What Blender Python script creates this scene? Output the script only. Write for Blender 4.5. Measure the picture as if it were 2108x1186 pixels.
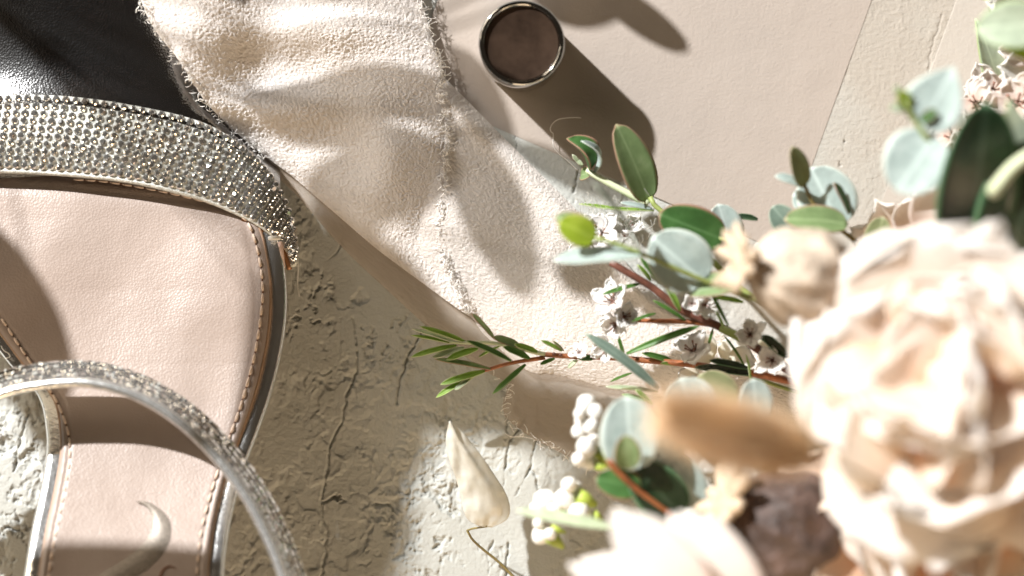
import bpy, math, random
import numpy as np
from mathutils import Vector
for o in list(bpy.data.objects): bpy.data.objects.remove(o)
SC = bpy.context.scene; COL = SC.collection
# ------------------------------------------------------------------ camera
S = 0.3/2108.0            # metres of table per photograph pixel
H = 0.80                  # height of the lens above the table
EL = math.radians(35.0)   # elevation of the key lamp
LD = np.array([0.697, -0.717])   # horizontal direction the light travels
cam = bpy.data.cameras.new('camera'); co = bpy.data.objects.new('camera', cam); COL.objects.link(co)
co.location = (0, 0, H); cam.sensor_width = 36; cam.lens = 36*H/0.3
cam.clip_start = 0.01; cam.clip_end = 20
cam.dof.use_dof = True; cam.dof.focus_distance = H-0.011; cam.dof.aperture_fstop = 3.2
SC.camera = co
# ------------------------------------------------------------------ light
w = bpy.data.worlds.new('World'); SC.world = w; w.use_nodes = True
bg = w.node_tree.nodes['Background']; bg.inputs[0].default_value = (1.0, .78, .56, 1); bg.inputs[1].default_value = 0.035
def aim(o, p, t):
    o.location = p; o.rotation_euler = (Vector(t)-Vector(p)).to_track_quat('-Z', 'Y').to_euler()
kd = Vector((LD[0]*math.cos(EL), LD[1]*math.cos(EL), -math.sin(EL))).normalized()
kl = bpy.data.lights.new('key_lamp', 'SPOT'); ko = bpy.data.objects.new('key_lamp', kl); COL.objects.link(ko)
kl.energy = 600; kl.color = (.985, .985, .98); kl.shadow_soft_size = 0.034; kl.spot_size = math.radians(26); kl.spot_blend = .4
aim(ko, tuple(-kd*2.6), (0, 0, 0))
def area(name, p, t, sx, sy, e, c):
    l = bpy.data.lights.new(name, 'AREA'); o = bpy.data.objects.new(name, l); COL.objects.link(o)
    l.shape = 'RECTANGLE'; l.size = sx; l.size_y = sy; l.energy = e; l.color = c; aim(o, p, t); return o
area('upper_left_fill', (-1.5, 1.1, .75), (0, 0, 0), 1.6, .7, 26, (1, .84, .64))  # added soft fill lamp from upper left, no actual window there
area('room_fill', (.5, -1.7, .8), (0, 0, 0), 2.0, .6, 28, (1, .74, .47))
vs = SC.view_settings; vs.view_transform = 'Standard'; vs.look = 'None'; vs.exposure = .2; vs.gamma = 1
SC.render.resolution_x = 1024; SC.render.resolution_y = 576

# ------------------------------------------------------------------ helpers
CM = 0.01
def P(px, py, z=0.0):
    k = S*(H-z)/H
    return np.array([(px-1054)*k, (593-py)*k, z])
def PP(pts):            # list of (px,py,z_cm)
    return [P(a, b, c*CM) for a, b, c in pts]
def nrm(v):
    v = np.asarray(v, float); return v/(np.linalg.norm(v)+1e-12)
def lp(poly, n):        # resample a polyline smoothly (catmull-rom) to n points
    p = np.array(poly, float); p = np.vstack([2*p[0]-p[1], p, 2*p[-1]-p[-2]])
    segs = []
    for i in range(1, len(p)-2):
        t = np.linspace(0, 1, 16, endpoint=False)[:, None]
        a, b, c, d = p[i-1], p[i], p[i+1], p[i+2]
        segs.append(.5*((2*b)+(c-a)*t+(2*a-5*b+4*c-d)*t**2+(3*b-a-3*c+d)*t**3))
    q = np.vstack(segs+[p[-2:-1]])
    s = np.concatenate([[0], np.cumsum(np.linalg.norm(np.diff(q, axis=0), axis=1))])
    u = np.linspace(0, s[-1], n)
    return np.stack([np.interp(u, s, q[:, k]) for k in range(q.shape[1])], 1)
_rng = np.random.RandomState(5); _LAT = _rng.rand(256, 256)
def vn(x, y, seed=0):
    x = np.asarray(x, float)+seed*17.3; y = np.asarray(y, float)+seed*9.7
    xi = np.floor(x).astype(int); yi = np.floor(y).astype(int); fx = x-xi; fy = y-yi
    fx = fx*fx*(3-2*fx); fy = fy*fy*(3-2*fy)
    g = lambda a, b: _LAT[a & 255, b & 255]
    return (g(xi, yi)*(1-fx)+g(xi+1, yi)*fx)*(1-fy)+(g(xi, yi+1)*(1-fx)+g(xi+1, yi+1)*fx)*fy
def fbm(x, y, o=4, seed=0, gain=.5):
    r = 0; a = 1; t = 0
    for i in range(o):
        r = r+a*vn(x*2**i, y*2**i, seed+i*3); t += a; a *= gain
    return r/t
def sst(a, b, x):
    t = np.clip((x-a)/(b-a), 0, 1); return t*t*(3-2*t)
def dist_poly(X, Y, poly):
    d = np.full(X.shape, 1e9)
    for (x0, y0), (x1, y1) in zip(poly[:-1], poly[1:]):
        dx, dy = x1-x0, y1-y0; t = np.clip(((X-x0)*dx+(Y-y0)*dy)/(dx*dx+dy*dy+1e-9), 0, 1)
        d = np.minimum(d, np.hypot(X-x0-t*dx, Y-y0-t*dy))
    return d
ROOT = {}
def link(o): COL.objects.link(o); return o
def thing(name, label, cat, loc, group=None):
    o = link(bpy.data.objects.new(name, None)); o.empty_display_size = .005
    o.location = tuple(loc); ROOT[o.name] = np.array(loc, float)
    o['label'] = label; o['category'] = cat
    if group: o['group'] = group
    return o
def tag(o, label, cat, group=None):
    o['label'] = label; o['category'] = cat
    if group: o['group'] = group
    return o
def mk(name, V, F, mat, parent=None, loc=None, smooth=True, attrs=None, uv=None):
    V = np.asarray(V, float).reshape(-1, 3)
    org = np.zeros(3)
    if parent is not None:
        q = parent
        while q.parent: q = q.parent
        org = ROOT.get(q.name, np.array(q.location))
    elif loc is not None: org = np.array(loc, float)
    me = bpy.data.meshes.new(name)
    if isinstance(F, np.ndarray):
        n = F.shape[1]; me.vertices.add(len(V)); me.vertices.foreach_set('co', (V-org).ravel())
        me.loops.add(F.size); me.loops.foreach_set('vertex_index', F.ravel().astype(np.int32))
        me.polygons.add(len(F)); me.polygons.foreach_set('loop_start', np.arange(0, F.size, n, dtype=np.int32))
        me.update(calc_edges=True)
    else:
        me.from_pydata([tuple(v) for v in (V-org)], [], F)
    me.polygons.foreach_set('use_smooth', [smooth]*len(me.polygons))
    for k, v in (attrs or {}).items():
        a = me.attributes.new(k, 'FLOAT', 'POINT'); a.data.foreach_set('value', np.asarray(v, np.float32).ravel())
    if mat: me.materials.append(mat)
    me.update()
    o = link(bpy.data.objects.new(name, me))
    if parent is not None: o.parent = parent
    elif loc is not None: o.location = tuple(org); ROOT[o.name] = org
    return o
def gridF(nu, nv, cu=False):     # vertices ordered v-major: index = j*nu+i
    i = np.arange(nu if cu else nu-1); j = np.arange(nv-1)
    I, J = np.meshgrid(i, j); I2 = (I+1) % nu
    return np.stack([J*nu+I, J*nu+I2, (J+1)*nu+I2, (J+1)*nu+I], -1).reshape(-1, 4)
def merge(parts):
    Vs = []; Fs = []; n = 0
    for V, F in parts:
        V = np.asarray(V); Vs.append(V); Fs.append(np.asarray(F)+n); n += len(V)
    return np.vstack(Vs), np.vstack(Fs)
def tube(pts, rad, sides=8, closed_ends=True):
    p = np.asarray(pts, float); n = len(p)
    r = np.interp(np.linspace(0, 1, n), np.linspace(0, 1, len(np.atleast_1d(rad))), np.atleast_1d(rad)) if np.ndim(rad) else np.full(n, rad)
    if closed_ends:
        p = np.vstack([p[:1], p, p[-1:]]); r = np.concatenate([[r[0]*.02], r, [r[-1]*.02]]); n += 2
    t = np.gradient(p, axis=0); t[0] = p[min(2, n-1)]-p[0]; t[-1] = p[-1]-p[max(n-3, 0)]
    t /= (np.linalg.norm(t, axis=1)[:, None]+1e-12)
    up = np.array([0, 0, 1.0]); V = []
    a = np.linspace(0, 2*math.pi, sides, endpoint=False)
    s = np.cross(t[0], up)
    if np.linalg.norm(s) < 1e-3: s = np.array([1.0, 0, 0])
    for k in range(n):
        s = s-t[k]*np.dot(s, t[k]); s = nrm(s); b = np.cross(s, t[k])
        V.append(p[k]+r[k]*(np.cos(a)[:, None]*s+np.sin(a)[:, None]*b))
    return np.vstack(V), gridF(sides, n, True)
def lathe(profile, base, axis, sides=32, rmod=None):
    ax = nrm(axis); s = np.cross(ax, [0, 0, 1.0]); s = nrm(s) if np.linalg.norm(s) > 1e-3 else np.array([1.0, 0, 0]); b = np.cross(ax, s)
    a = np.linspace(0, 2*math.pi, sides, endpoint=False); V = []
    for r, h in profile:
        rr = r*(rmod(a, h) if rmod else 1); rr = np.broadcast_to(rr, a.shape)
        V.append(np.asarray(base)+ax*h+(rr*np.cos(a))[:, None]*s+(rr*np.sin(a))[:, None]*b)
    return np.vstack(V), gridF(sides, len(profile), True)
def solid(o, t, off=-1):
    m = o.modifiers.new('thickness', 'SOLIDIFY'); m.thickness = t; m.offset = off; return o

# ------------------------------------------------------------------ materials
class M:
    def __init__(s, name):
        s.m = bpy.data.materials.new(name); s.m.use_nodes = True; s.t = s.m.node_tree; s.b = s.t.nodes['Principled BSDF']
        s.out = s.t.nodes['Material Output']; s.tc = s.t.nodes.new('ShaderNodeTexCoord')
    def n(s, ty, **k):
        x = s.t.nodes.new(ty)
        for a, v in k.items():
            if a.startswith('i_'): x.inputs[a[2:].replace('_', ' ')].default_value = v
            else: setattr(x, a, v)
        return x
    def l(s, a, b): s.t.links.new(a, b)
    def set(s, **k):
        for a, v in k.items(): s.b.inputs[a.replace('_', ' ')].default_value = v
        return s
    def noise(s, scale, detail=4, rough=.5):
        x = s.n('ShaderNodeTexNoise'); x.inputs['Scale'].default_value = scale; x.inputs['Detail'].default_value = detail; x.inputs['Roughness'].default_value = rough
        s.l(s.tc.outputs['Object'], x.inputs['Vector']); return x.outputs['Fac']
    def ramp(s, fac, stops):
        x = s.n('ShaderNodeValToRGB'); e = x.color_ramp.elements
        while len(e) < len(stops): e.new(.5)
        for q, (p, c) in zip(e, stops): q.position = p; q.color = (*c, 1) if len(c) == 3 else c
        s.l(fac, x.inputs['Fac']); return x.outputs['Color']
    def attr(s, name): x = s.n('ShaderNodeAttribute'); x.attribute_name = name; return x.outputs['Fac']
    def mix(s, fac, a, b):
        x = s.n('ShaderNodeMix', data_type='RGBA')
        if isinstance(fac, (int, float)): x.inputs['Factor'].default_value = fac
        else: s.l(fac, x.inputs['Factor'])
        for v, i in ((a, 6), (b, 7)):
            if isinstance(v, tuple): x.inputs[i].default_value = (*v, 1)
            else: s.l(v, x.inputs[i])
        return x.outputs[2]
    def math(s, op, a, b):
        x = s.n('ShaderNodeMath', operation=op)
        for v, i in ((a, 0), (b, 1)):
            if isinstance(v, (int, float)): x.inputs[i].default_value = v
            else: s.l(v, x.inputs[i])
        return x.outputs[0]
    def col(s, c): s.l(c, s.b.inputs['Base Color']); return s
    def bump(s, h, dist, strength=1.0, prev=None):
        x = s.n('ShaderNodeBump'); x.inputs['Distance'].default_value = dist; x.inputs['Strength'].default_value = strength; s.l(h, x.inputs['Height'])
        if prev is not None: s.l(prev, x.inputs['Normal'])
        s.l(x.outputs['Normal'], s.b.inputs['Normal']); return x.outputs['Normal']
    def translucent(s, colr, fac):
        t = s.n('ShaderNodeBsdfTranslucent'); mx = s.n('ShaderNodeMixShader'); mx.inputs[0].default_value = fac
        if isinstance(colr, tuple): t.inputs['Color'].default_value = (*colr, 1)
        else: s.l(colr, t.inputs['Color'])
        s.l(s.b.outputs[0], mx.inputs[1]); s.l(t.outputs[0], mx.inputs[2]); s.l(mx.outputs[0], s.out.inputs['Surface']); s.last = mx; return s
    def transparent(s, fac, src=None):
        t = s.n('ShaderNodeBsdfTransparent'); mx = s.n('ShaderNodeMixShader')
        if isinstance(fac, (int, float)): mx.inputs[0].default_value = fac
        else: s.l(fac, mx.inputs[0])
        s.l((src or s.b).outputs[0], mx.inputs[1]); s.l(t.outputs[0], mx.inputs[2]); s.l(mx.outputs[0], s.out.inputs['Surface']); return s

def m_plaster():
    m = M('plaster'); n1 = m.noise(22, 5, .6); n2 = m.noise(160, 4, .6)
    c = m.ramp(n1, [(.30, (.42, .425, .395)), (.52, (.49, .50, .475)), (.72, (.54, .55, .53))])
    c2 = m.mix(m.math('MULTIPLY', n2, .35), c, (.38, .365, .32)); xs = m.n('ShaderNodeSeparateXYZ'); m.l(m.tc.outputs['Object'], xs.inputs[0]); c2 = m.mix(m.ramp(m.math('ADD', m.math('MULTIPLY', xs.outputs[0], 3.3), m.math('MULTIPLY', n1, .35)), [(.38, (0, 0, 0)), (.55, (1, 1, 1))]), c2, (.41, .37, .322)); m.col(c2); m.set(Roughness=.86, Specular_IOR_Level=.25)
    b = m.bump(m.noise(700, 5, .65), .0005, .7); m.bump(m.noise(2600, 3, .6), .00012, .6, b); return m.m
def m_paper(name, c):
    m = M(name); n = m.noise(35, 3); m.col(m.ramp(n, [(.3, tuple(x*.96 for x in c)), (.7, c)])); m.set(Roughness=.7, Specular_IOR_Level=.2)
    b = m.bump(m.noise(1100, 5, .65), .0003, .5); m.bump(m.noise(60, 3), .002, .2, b); return m.m
def m_leather():
    m = M('insole_leather'); n = m.noise(30, 4)
    m.col(m.ramp(n, [(.3, (.33, .262, .226)), (.7, (.375, .303, .264))])); m.set(Roughness=.42, Specular_IOR_Level=.45)
    v = m.n('ShaderNodeTexVoronoi'); v.inputs['Scale'].default_value = 1500; m.l(m.tc.outputs['Object'], v.inputs['Vector'])
    b = m.bump(v.outputs['Distance'], .0002, .38); m.bump(m.noise(90, 3), .0012, .30, b); return m.m
def m_mirror():
    m = M('silver_leather'); m.set(Base_Color=(.36, .36, .36, 1), Metallic=1.0, Roughness=.15)
    v = m.n('ShaderNodeTexVoronoi'); v.inputs['Scale'].default_value = 1700; m.l(m.tc.outputs['Object'], v.inputs['Vector'])
    b = m.bump(v.outputs['Distance'], .00012, .35); m.bump(m.noise(500, 3), .0002, .2, b); return m.m
def m_simple(name, c, rough=.5, metal=0, spec=.5, noise=None, var=.15, bump=None):
    m = M(name); m.set(Roughness=rough, Metallic=metal, Specular_IOR_Level=spec)
    if noise: m.col(m.ramp(m.noise(noise, 4, .6), [(.3, tuple(x*(1-var) for x in c)), (.7, tuple(min(1, x*(1+var)) for x in c))]))
    else: m.set(Base_Color=(*c, 1))
    if bump: m.bump(m.noise(bump[0], 4, .6), bump[1], bump[2])
    return m.m
def m_crepe(name, c, tr, clear):
    m = M(name); n = m.noise(40, 3); m.col(m.ramp(n, [(.3, tuple(x*.95 for x in c)), (.7, c)])); m.set(Roughness=.75, Specular_IOR_Level=.3, Sheen_Weight=.15)
    b = m.bump(m.noise(2100, 3, .6), .0005, .85); m.bump(m.noise(4500, 2), .0002, .6, b)
    m.translucent(tuple(x*.95 for x in c), tr)
    if clear: m.transparent(clear, m.last)
    return m.m
def m_leaf(name, c1, c2, rim, tr=.25, rough=.5, spec=.35, trc=None):
    m = M(name); n = m.noise(150, 6, .68); base = m.ramp(n, [(.36, tuple(x*.82 for x in c1)), (.5, c1), (.66, c2)]); sp = m.noise(900, 2, .5); base = m.mix(m.math('MULTIPLY', m.ramp(sp, [(.66, (0, 0, 0)), (.72, (1, 1, 1))]), .35), base, tuple(x*.6 for x in c1))
    c = m.mix(m.ramp(m.attr('edge'), [(.86, (0, 0, 0)), (.97, (1, 1, 1))]), base, rim)
    c = m.mix(m.math('MULTIPLY', m.ramp(m.attr('vein'), [(.0, (1, 1, 1)), (.10, (0, 0, 0))]), .45), c, tuple(min(1, x*1.5+.05) for x in c2))
    m.col(c); m.set(Roughness=rough, Specular_IOR_Level=spec); m.bump(m.noise(700, 3), .0002, .3)
    m.translucent(trc or tuple(min(1, x*1.6) for x in c2), tr); return m.m
def m_petal(name, base, mid, tip, tr=.35):
    m = M(name); c = m.ramp(m.attr('along'), [(.05, base), (.45, mid), (.9, tip)])
    c = m.mix(m.math('MULTIPLY', m.noise(90, 3), .25), c, mid); m.col(c); m.set(Roughness=.6, Specular_IOR_Level=.25, Sheen_Weight=.1)
    m.bump(m.noise(260, 3), .0006, .3); m.translucent(c, tr); return m.m
MAT = dict(
 plaster=m_plaster(), card=m_paper('blush_paper', (.405, .35, .308)), card2=m_paper('ivory_paper', (.47, .43, .385)),
 leather=m_leather(), mirror=m_mirror(),
 silver=m_simple('silver_edge', (.90, .90, .89), .20, .95, noise=200, var=.06, bump=(900, .0003, .4)),
 edge=m_simple('raw_leather_edge', (.36, .23, .15), .6, noise=300), stitch=m_simple('stitch_thread', (.66, .52, .42), .7),
 hole=m_simple('stitch_hole', (.16, .08, .05), .8), tack=m_simple('white_thread', (.85, .84, .8), .6),
 strapbase=m_simple('glitter_fabric', (.66, .665, .62), .42, .15, noise=900, var=.35, bump=(1800, .0004, .8)),
 piping=m_simple('silver_piping', (.84, .84, .82), .24, .85, noise=500, var=.1, bump=(700, .0004, .5)),
 gem=m_simple('rhinestone_grey', (.80, .80, .79), .06, .92), gem2=m_simple('rhinestone_champagne', (.78, .73, .68), .07, .92),
 lining=m_simple('pink_lining', (.62, .46, .40), .5), strapback=m_simple('bronze_lining', (.36, .17, .08), .35, .3),
 logo=m_simple('silver_embroidery', (.27, .235, .20), .5, .2, noise=1500, var=.3),
 crepe=m_crepe('crepe', (.93, .875, .835), .3, None), crepe2=m_crepe('crepe_lower', (.88, .815, .765), .25, .10), sheer=m_crepe('sheer_gauze', (.64, .53, .44), .25, .45),
 thread=m_simple('cotton_thread', (.90, .87, .83), .7), chrome=m_simple('chrome', (.42, .42, .415), .05, 1.0),
 smoke=m_simple('smoky_lacquer', (.036, .023, .016), .12, 0, .6, noise=90, var=.5),
)
LEAFM = dict(
 eu=m_leaf('eucalyptus_green', (.22, .31, .14), (.30, .385, .20), (.42, .25, .18), .3, .45),
 eud=m_leaf('eucalyptus_deep', (.06, .15, .04), (.09, .20, .06), (.36, .20, .14), .2, .4),
 pale=m_leaf('eucalyptus_pale', (.37, .45, .425), (.46, .535, .51), (.56, .61, .55), .12, .55, .3),
 grey=m_leaf('eucalyptus_grey', (.17, .235, .19), (.23, .29, .235), (.35, .38, .30), .2, .5),
 lime=m_leaf('eucalyptus_lime', (.32, .42, .04), (.42, .50, .08), (.50, .45, .18), .4, .45),
 olive=m_leaf('eucalyptus_olive', (.22, .25, .12), (.28, .30, .16), (.38, .33, .2), .25, .5),
 dark=m_leaf('dark_leaf', (.010, .026, .010), (.016, .04, .014), (.10, .20, .10), .06, .32, .5),
 needle=m_leaf('wax_needle', (.21, .35, .055), (.31, .46, .10), (.55, .60, .34), .3, .45),
 needled=m_leaf('wax_needle_dark', (.065, .16, .03), (.10, .22, .045), (.22, .32, .11), .2, .42),
 needlew=m_leaf('wax_needle_pale', (.46, .54, .36), (.58, .64, .48), (.62, .62, .5), .25, .5),
 gauzy=None, shade_dark=m_leaf('dark_shade_leaf', (.012, .008, .006), (.018, .011, .008), (.02, .012, .01), .02, .8, .1),  # near-black material for the added shadow-casting leaves
 mint=m_leaf('mint_leaf', (.48, .56, .43), (.56, .63, .50), (.40, .50, .25), .2, .5),
 dry=m_leaf('dried_cream', (.76, .74, .67), (.86, .85, .80), (.62, .55, .42), .35, .28, .6),
)
def m_gauzy():
    m = M('part_shade_leaf'); m.set(Base_Color=(.03, .02, .015, 1), Roughness=.8); m.transparent(.44); return m.m  # partly clear, so some added leaves cast a paler shadow
LEAFM['gauzy'] = m_gauzy()
def m_dry():
    m = M('dried_skin'); c = m.ramp(m.noise(120, 5, .6), [(.35, (.72, .69, .60)), (.65, (.88, .87, .82))]); m.col(c); m.set(Roughness=.3, Specular_IOR_Level=.6); m.bump(m.noise(150, 3), .0015, .3); m.translucent((.85, .82, .74), .4); m.transparent(.12, m.last); return m.m
LEAFM['dry'] = m_dry()
MAT.update(stemg=m_simple('green_stem', (.26, .31, .09), .5, noise=200), stemp=m_simple('pale_stem', (.55, .60, .40), .5), stemr=m_simple('red_stem', (.30, .10, .035), .5, noise=300, var=.4),
 stemb=m_simple('brown_stem', (.15, .055, .035), .55, noise=300, var=.4), stemo=m_simple('olive_stem', (.22, .17, .06), .55),
 bud=m_simple('white_bud', (.84, .82, .77), .5), calyx=m_simple('green_calyx', (.36, .44, .07), .5, noise=150), wax=m_petal('wax_petal', (.82, .76, .72), (.88, .86, .84), (.90, .89, .87), .35),
 waxc=m_simple('wax_centre', (.22, .11, .08), .6, noise=600, var=.5), peach=m_petal('peach_petal', (.90, .50, .24), (.95, .83, .71), (.96, .93, .90), .44),
 peachd=m_petal('deep_peach_petal', (.76, .36, .16), (.84, .60, .43), (.87, .74, .62), .3), blush=m_petal('blush_petal', (.80, .62, .52), (.87, .78, .72), (.88, .84, .80), .35),
 ivory=m_petal('ivory_petal', (.78, .74, .60), (.86, .84, .78), (.88, .87, .84), .35),
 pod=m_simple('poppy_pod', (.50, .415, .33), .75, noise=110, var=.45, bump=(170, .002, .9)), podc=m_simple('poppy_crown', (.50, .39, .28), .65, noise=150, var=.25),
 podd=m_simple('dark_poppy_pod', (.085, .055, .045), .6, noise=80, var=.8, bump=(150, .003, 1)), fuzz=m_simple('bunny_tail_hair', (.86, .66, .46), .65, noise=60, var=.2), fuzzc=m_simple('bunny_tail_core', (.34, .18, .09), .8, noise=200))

# ------------------------------------------------------------------ the plaster surface
def plaster():
    d = .00029
    xs = np.arange(-.162, .1621, d); ys = np.arange(-.095, .0951, d)
    out = np.array([.004, .01, .02, .04, .07, .11, .16, .25, .4, .6])
    xs = np.concatenate([xs[0]-out[::-1], xs, xs[-1]+out]); ys = np.concatenate([ys[0]-out[::-1], ys, ys[-1]+out])
    X, Y = np.meshgrid(xs, ys); px = X/S+1054; py = 593-Y/S
    wx = px+30*(fbm(px/60, py/60, 3, 41)-.5); wy = py+30*(fbm(px/60, py/60, 3, 47)-.5)
    h = .0012*(fbm(px/420, py/420, 3, 1)-.5)
    pl = fbm(wx/170, wy/210, 5, 3, .55); h += .0006*sst(.46, .50, pl)+.0004*sst(.56, .58, pl)
    rg = np.abs(fbm(wx/110, wy/150, 4, 7)-.5); h -= .00035*np.exp(-(rg/.012)**2)*sst(.45, .6, fbm(px/200, py/200, 2, 9))
    def blob(cx, cy, rx, ry, s=.6): return sst(1+s, 1-s, np.hypot((px-cx)/rx, (py-cy)/ry)+.5*(fbm(px/70, py/70, 3, 13)-.5))
    rough = np.clip(.22+blob(930, 1050, 150, 190)+.9*blob(20, 1010, 120, 210)+.7*blob(650, 640, 110, 130)+.5*blob(760, 700, 90, 130), 0, 1.1)
    tro = fbm(wx/9, wy/95, 4, 21, .6)
    lump = fbm(wx/34, wy/34, 5, 23, .62)
    h += rough*(.0011*(sst(.42, .62, lump)-.5)+.0009*(tro-.5)+.0008*(fbm(px/13, py/13, 4, 27, .6)-.5))
    fl = fbm(wx/62, wy/70, 5, 35, .6); h += .00055*sst(.49, .515, fl)*sst(.42, .55, fbm(px/230, py/230, 2, 37))-.0003*sst(.58, .60, fl)
    sc = fbm(wx/24, wy/40, 4, 39, .62); h -= .0002*sst(.62, .66, sc)
    h += .00028*(fbm(px/16, py/20, 4, 31, .6)-.5)
    h *= (.52+.45*np.clip(rough-.25, 0, 1))*(1-.72*sst(1500, 1750, px))
    cr = [[(724, 640), (736, 717), (734, 768), (711, 819), (704, 869), (678, 920), (678, 948), (668, 991), (661, 1041), (664, 1066), (676, 1092), (666, 1122), (671, 1142), (661, 1186), (658, 1250)],
          [(881, 662), (858, 702), (838, 738), (823, 788), (818, 830)], [(1045, 815), (1044, 880), (1050, 910), (1040, 960), (1038, 995), (1032, 1050)],
          [(1106, 830), (1106, 900), (1093, 960), (1081, 986), (1055, 1026), (1030, 1050)], [(1086, 854), (1053, 910)], [(1093, 965), (1104, 985), (1108, 1010)],
          [(1030, 1060), (1022, 1087), (1015, 1117), (1005, 1143), (1007, 1200)], [(1060, 1072), (1045, 1122), (1044, 1180), (1030, 1230)], [(772, 1039), (802, 1041), (820, 1062)],
          [(1060, 262), (1063, 290), (1064, 312)], [(1192, 352), (1188, 372), (1180, 395)], [(706, 486), (694, 520), (672, 540), (660, 575), (646, 612)], [(690, 1020), (664, 1036)],
          [(58, 838), (50, 880), (36, 925), (30, 960), (12, 1000), (-20, 1030)], [(0, 1080), (25, 1090), (50, 1105)], [(1938, 30), (1929, 70), (1917, 102), (1915, 123), (1914, 165), (1900, 240)], [(1738, 280), (1740, 320), (1735, 352)]]
    jx = px+9*(fbm(px/14, py/14, 3, 51)-.5); jy = py+9*(fbm(px/14, py/14, 3, 57)-.5)
    for i, c in enumerate(cr):
        dd = dist_poly(jx, jy, c); ww = 1.6+2.2*fbm(px/40, py/40, 2, 60+i)
        h -= .0008*np.exp(-(dd/(ww*.8))**2)*(0.3 if i in (15, 16) else 1)
        h += .00022*np.exp(-((dd-7)/6)**2)*sst(.45, .6, fbm(px/90, py/90, 2, 80+i))
    pit = sst(.60, .68, fbm(px/10, py/10, 3, 91))*(blob(630, 655, 45, 22)+blob(1738, 325, 12, 40)+blob(690, 1025, 22, 9)+.5*blob(790, 700, 60, 80)); h -= .0011*pit
    h -= .0006*0; V = np.stack([X, Y, h-.0005+.0004*sst(1400, 1700, px)], -1).reshape(-1, 3)
    V[:, 2] = np.minimum(V[:, 2], -.00003)
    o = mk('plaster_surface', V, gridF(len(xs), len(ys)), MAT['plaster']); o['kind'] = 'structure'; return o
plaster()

# ------------------------------------------------------------------ paper cards
def card(name, poly, z0, th, mat, label):
    pts = [P(a, b) for a, b in poly]; c = np.mean(pts, 0); base = np.array([c[0], c[1], z0]); V = []; n = len(pts); bv = .00012
    rings = [(0, z0), (0, z0+th-bv), (bv, z0+th)]
    for ins, z in rings:
        for q in pts:
            d = nrm(c-q)*ins; V.append([q[0]+d[0], q[1]+d[1], z])
    F = [tuple(range(n))[::-1]]+[(r*n+i, r*n+(i+1) % n, (r+1)*n+(i+1) % n, (r+1)*n+i) for r in range(2) for i in range(n)]+[tuple(range(2*n, 3*n))]
    o = mk(name, V, F, mat, loc=base, smooth=False); return tag(o, label, 'card', 'paper cards on the plaster')
card('paper_card', [(836, 182), (1610, 520), (1640, 430), (1690, 290), (1795, 0), (1900, -290), (1012, -308)], .00001, .00008, MAT['card'], 'large blush paper card under the chrome-rimmed jar')
card('paper_card', [(1969, 0), (1905, 172), (1850, 325), (1790, 480), (2160, 640), (2480, -240), (2076, -295)], .00002, .0002, MAT['card2'], 'pale paper card half hidden beneath the white blossoms')

# ------------------------------------------------------------------ chrome-rimmed jar
def jar():
    b = P(1074, 88, .028); b[2] = .00026
    r = thing('round_jar', 'small round jar with chrome rim and smoky brown top on blush card', 'jar', b)
    R = .01215; hh = .0268
    k = 1.0
    prof = [(.0001, 0), (R*.96, 0), (R*.985, .0005), (R*.985, hh-.0028), (R*.965, hh-.0024), (R*.965, hh-.0019)]
    for a in np.linspace(-60, 200, 16):
        aa = math.radians(a); prof.append((R*.935+.00085*math.cos(aa), hh-.0009+.0010*math.sin(aa)))
    prof += [(R*.855, hh-.0013), (R*.85, hh-.0022)]
    V, F = lathe(prof, b, (0, 0, 1), 96); mk('chrome_rim', V, F, MAT['chrome'], r)
    prof = [(R*.853, hh-.0012), (R*.80, hh-.0014), (R*.5, hh-.0018), (R*.2, hh-.0019), (.00001, hh-.0019)]
    V, F = lathe(prof, b, (0, 0, 1), 96); mk('smoky_top', V, F, MAT['smoke'], r)
jar()

# ------------------------------------------------------------------ sandal
ZS = ([150, 300, 450, 600, 750, 900, 1050, 1186, 1300, 1450, 1600], [.75, .8, .95, 1.2, 1.6, 2.2, 3.0, 3.9, 4.7, 5.5, 6.0])
def zsole(py): return np.interp(py, *ZS)*CM
Lc = lp([(-95, 400), (-104, 470), (-85, 560), (-40, 640), (0, 684), (50, 750), (109, 815), (126, 890), (124, 950), (109, 1031), (96, 1092), (81, 1186), (66, 1300), (75, 1420), (120, 1540)], 160)
Rc = lp([(502, 424), (532, 466), (546, 520), (556, 600), (551, 690), (530, 790), (500, 880), (468, 965), (445, 1050), (432, 1120), (426, 1186), (430, 1300), (420, 1420), (370, 1540)], 160)
Tc = lp([(-95, 400), (-60, 360), (0, 350), (120, 356), (250, 371), (350, 384), (430, 399), (502, 424)], 70)
def insole_xy(u, v):
    k = np.linspace(0, 1, 160); l = np.stack([np.interp(v, k, Lc[:, i]) for i in (0, 1)], -1); r = np.stack([np.interp(v, k, Rc[:, i]) for i in (0, 1)], -1)
    t = np.stack([np.interp(u, np.linspace(0, 1, 70), Tc[:, i]) for i in (0, 1)], -1)
    lin = (1-u)[..., None]*Tc[0]+u[..., None]*Tc[-1]
    return (1-u)[..., None]*l+u[..., None]*r+((np.clip(1-v*2.2, 0, 1))**2)[..., None]*(t-lin)
def insole_z(px, py): return zsole(py)+.0022-.0022*np.exp(-np.clip(np.asarray(py)-(352+.00026*np.clip(np.asarray(px), 0, 600)**2), 0, 900)/38)*0+.0007*(fbm(np.asarray(px)/150, np.asarray(py)/150, 2, 71)-.5)*2
def zshoe(px, py):          # lift where the ribbon lies over the toe cap
    return .0118*sst(620, 400, px+.35*py)*sst(420, 240, py)+.012*np.exp(-((px-330)**2+(py-60)**2)/(2*170**2))*.35
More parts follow.
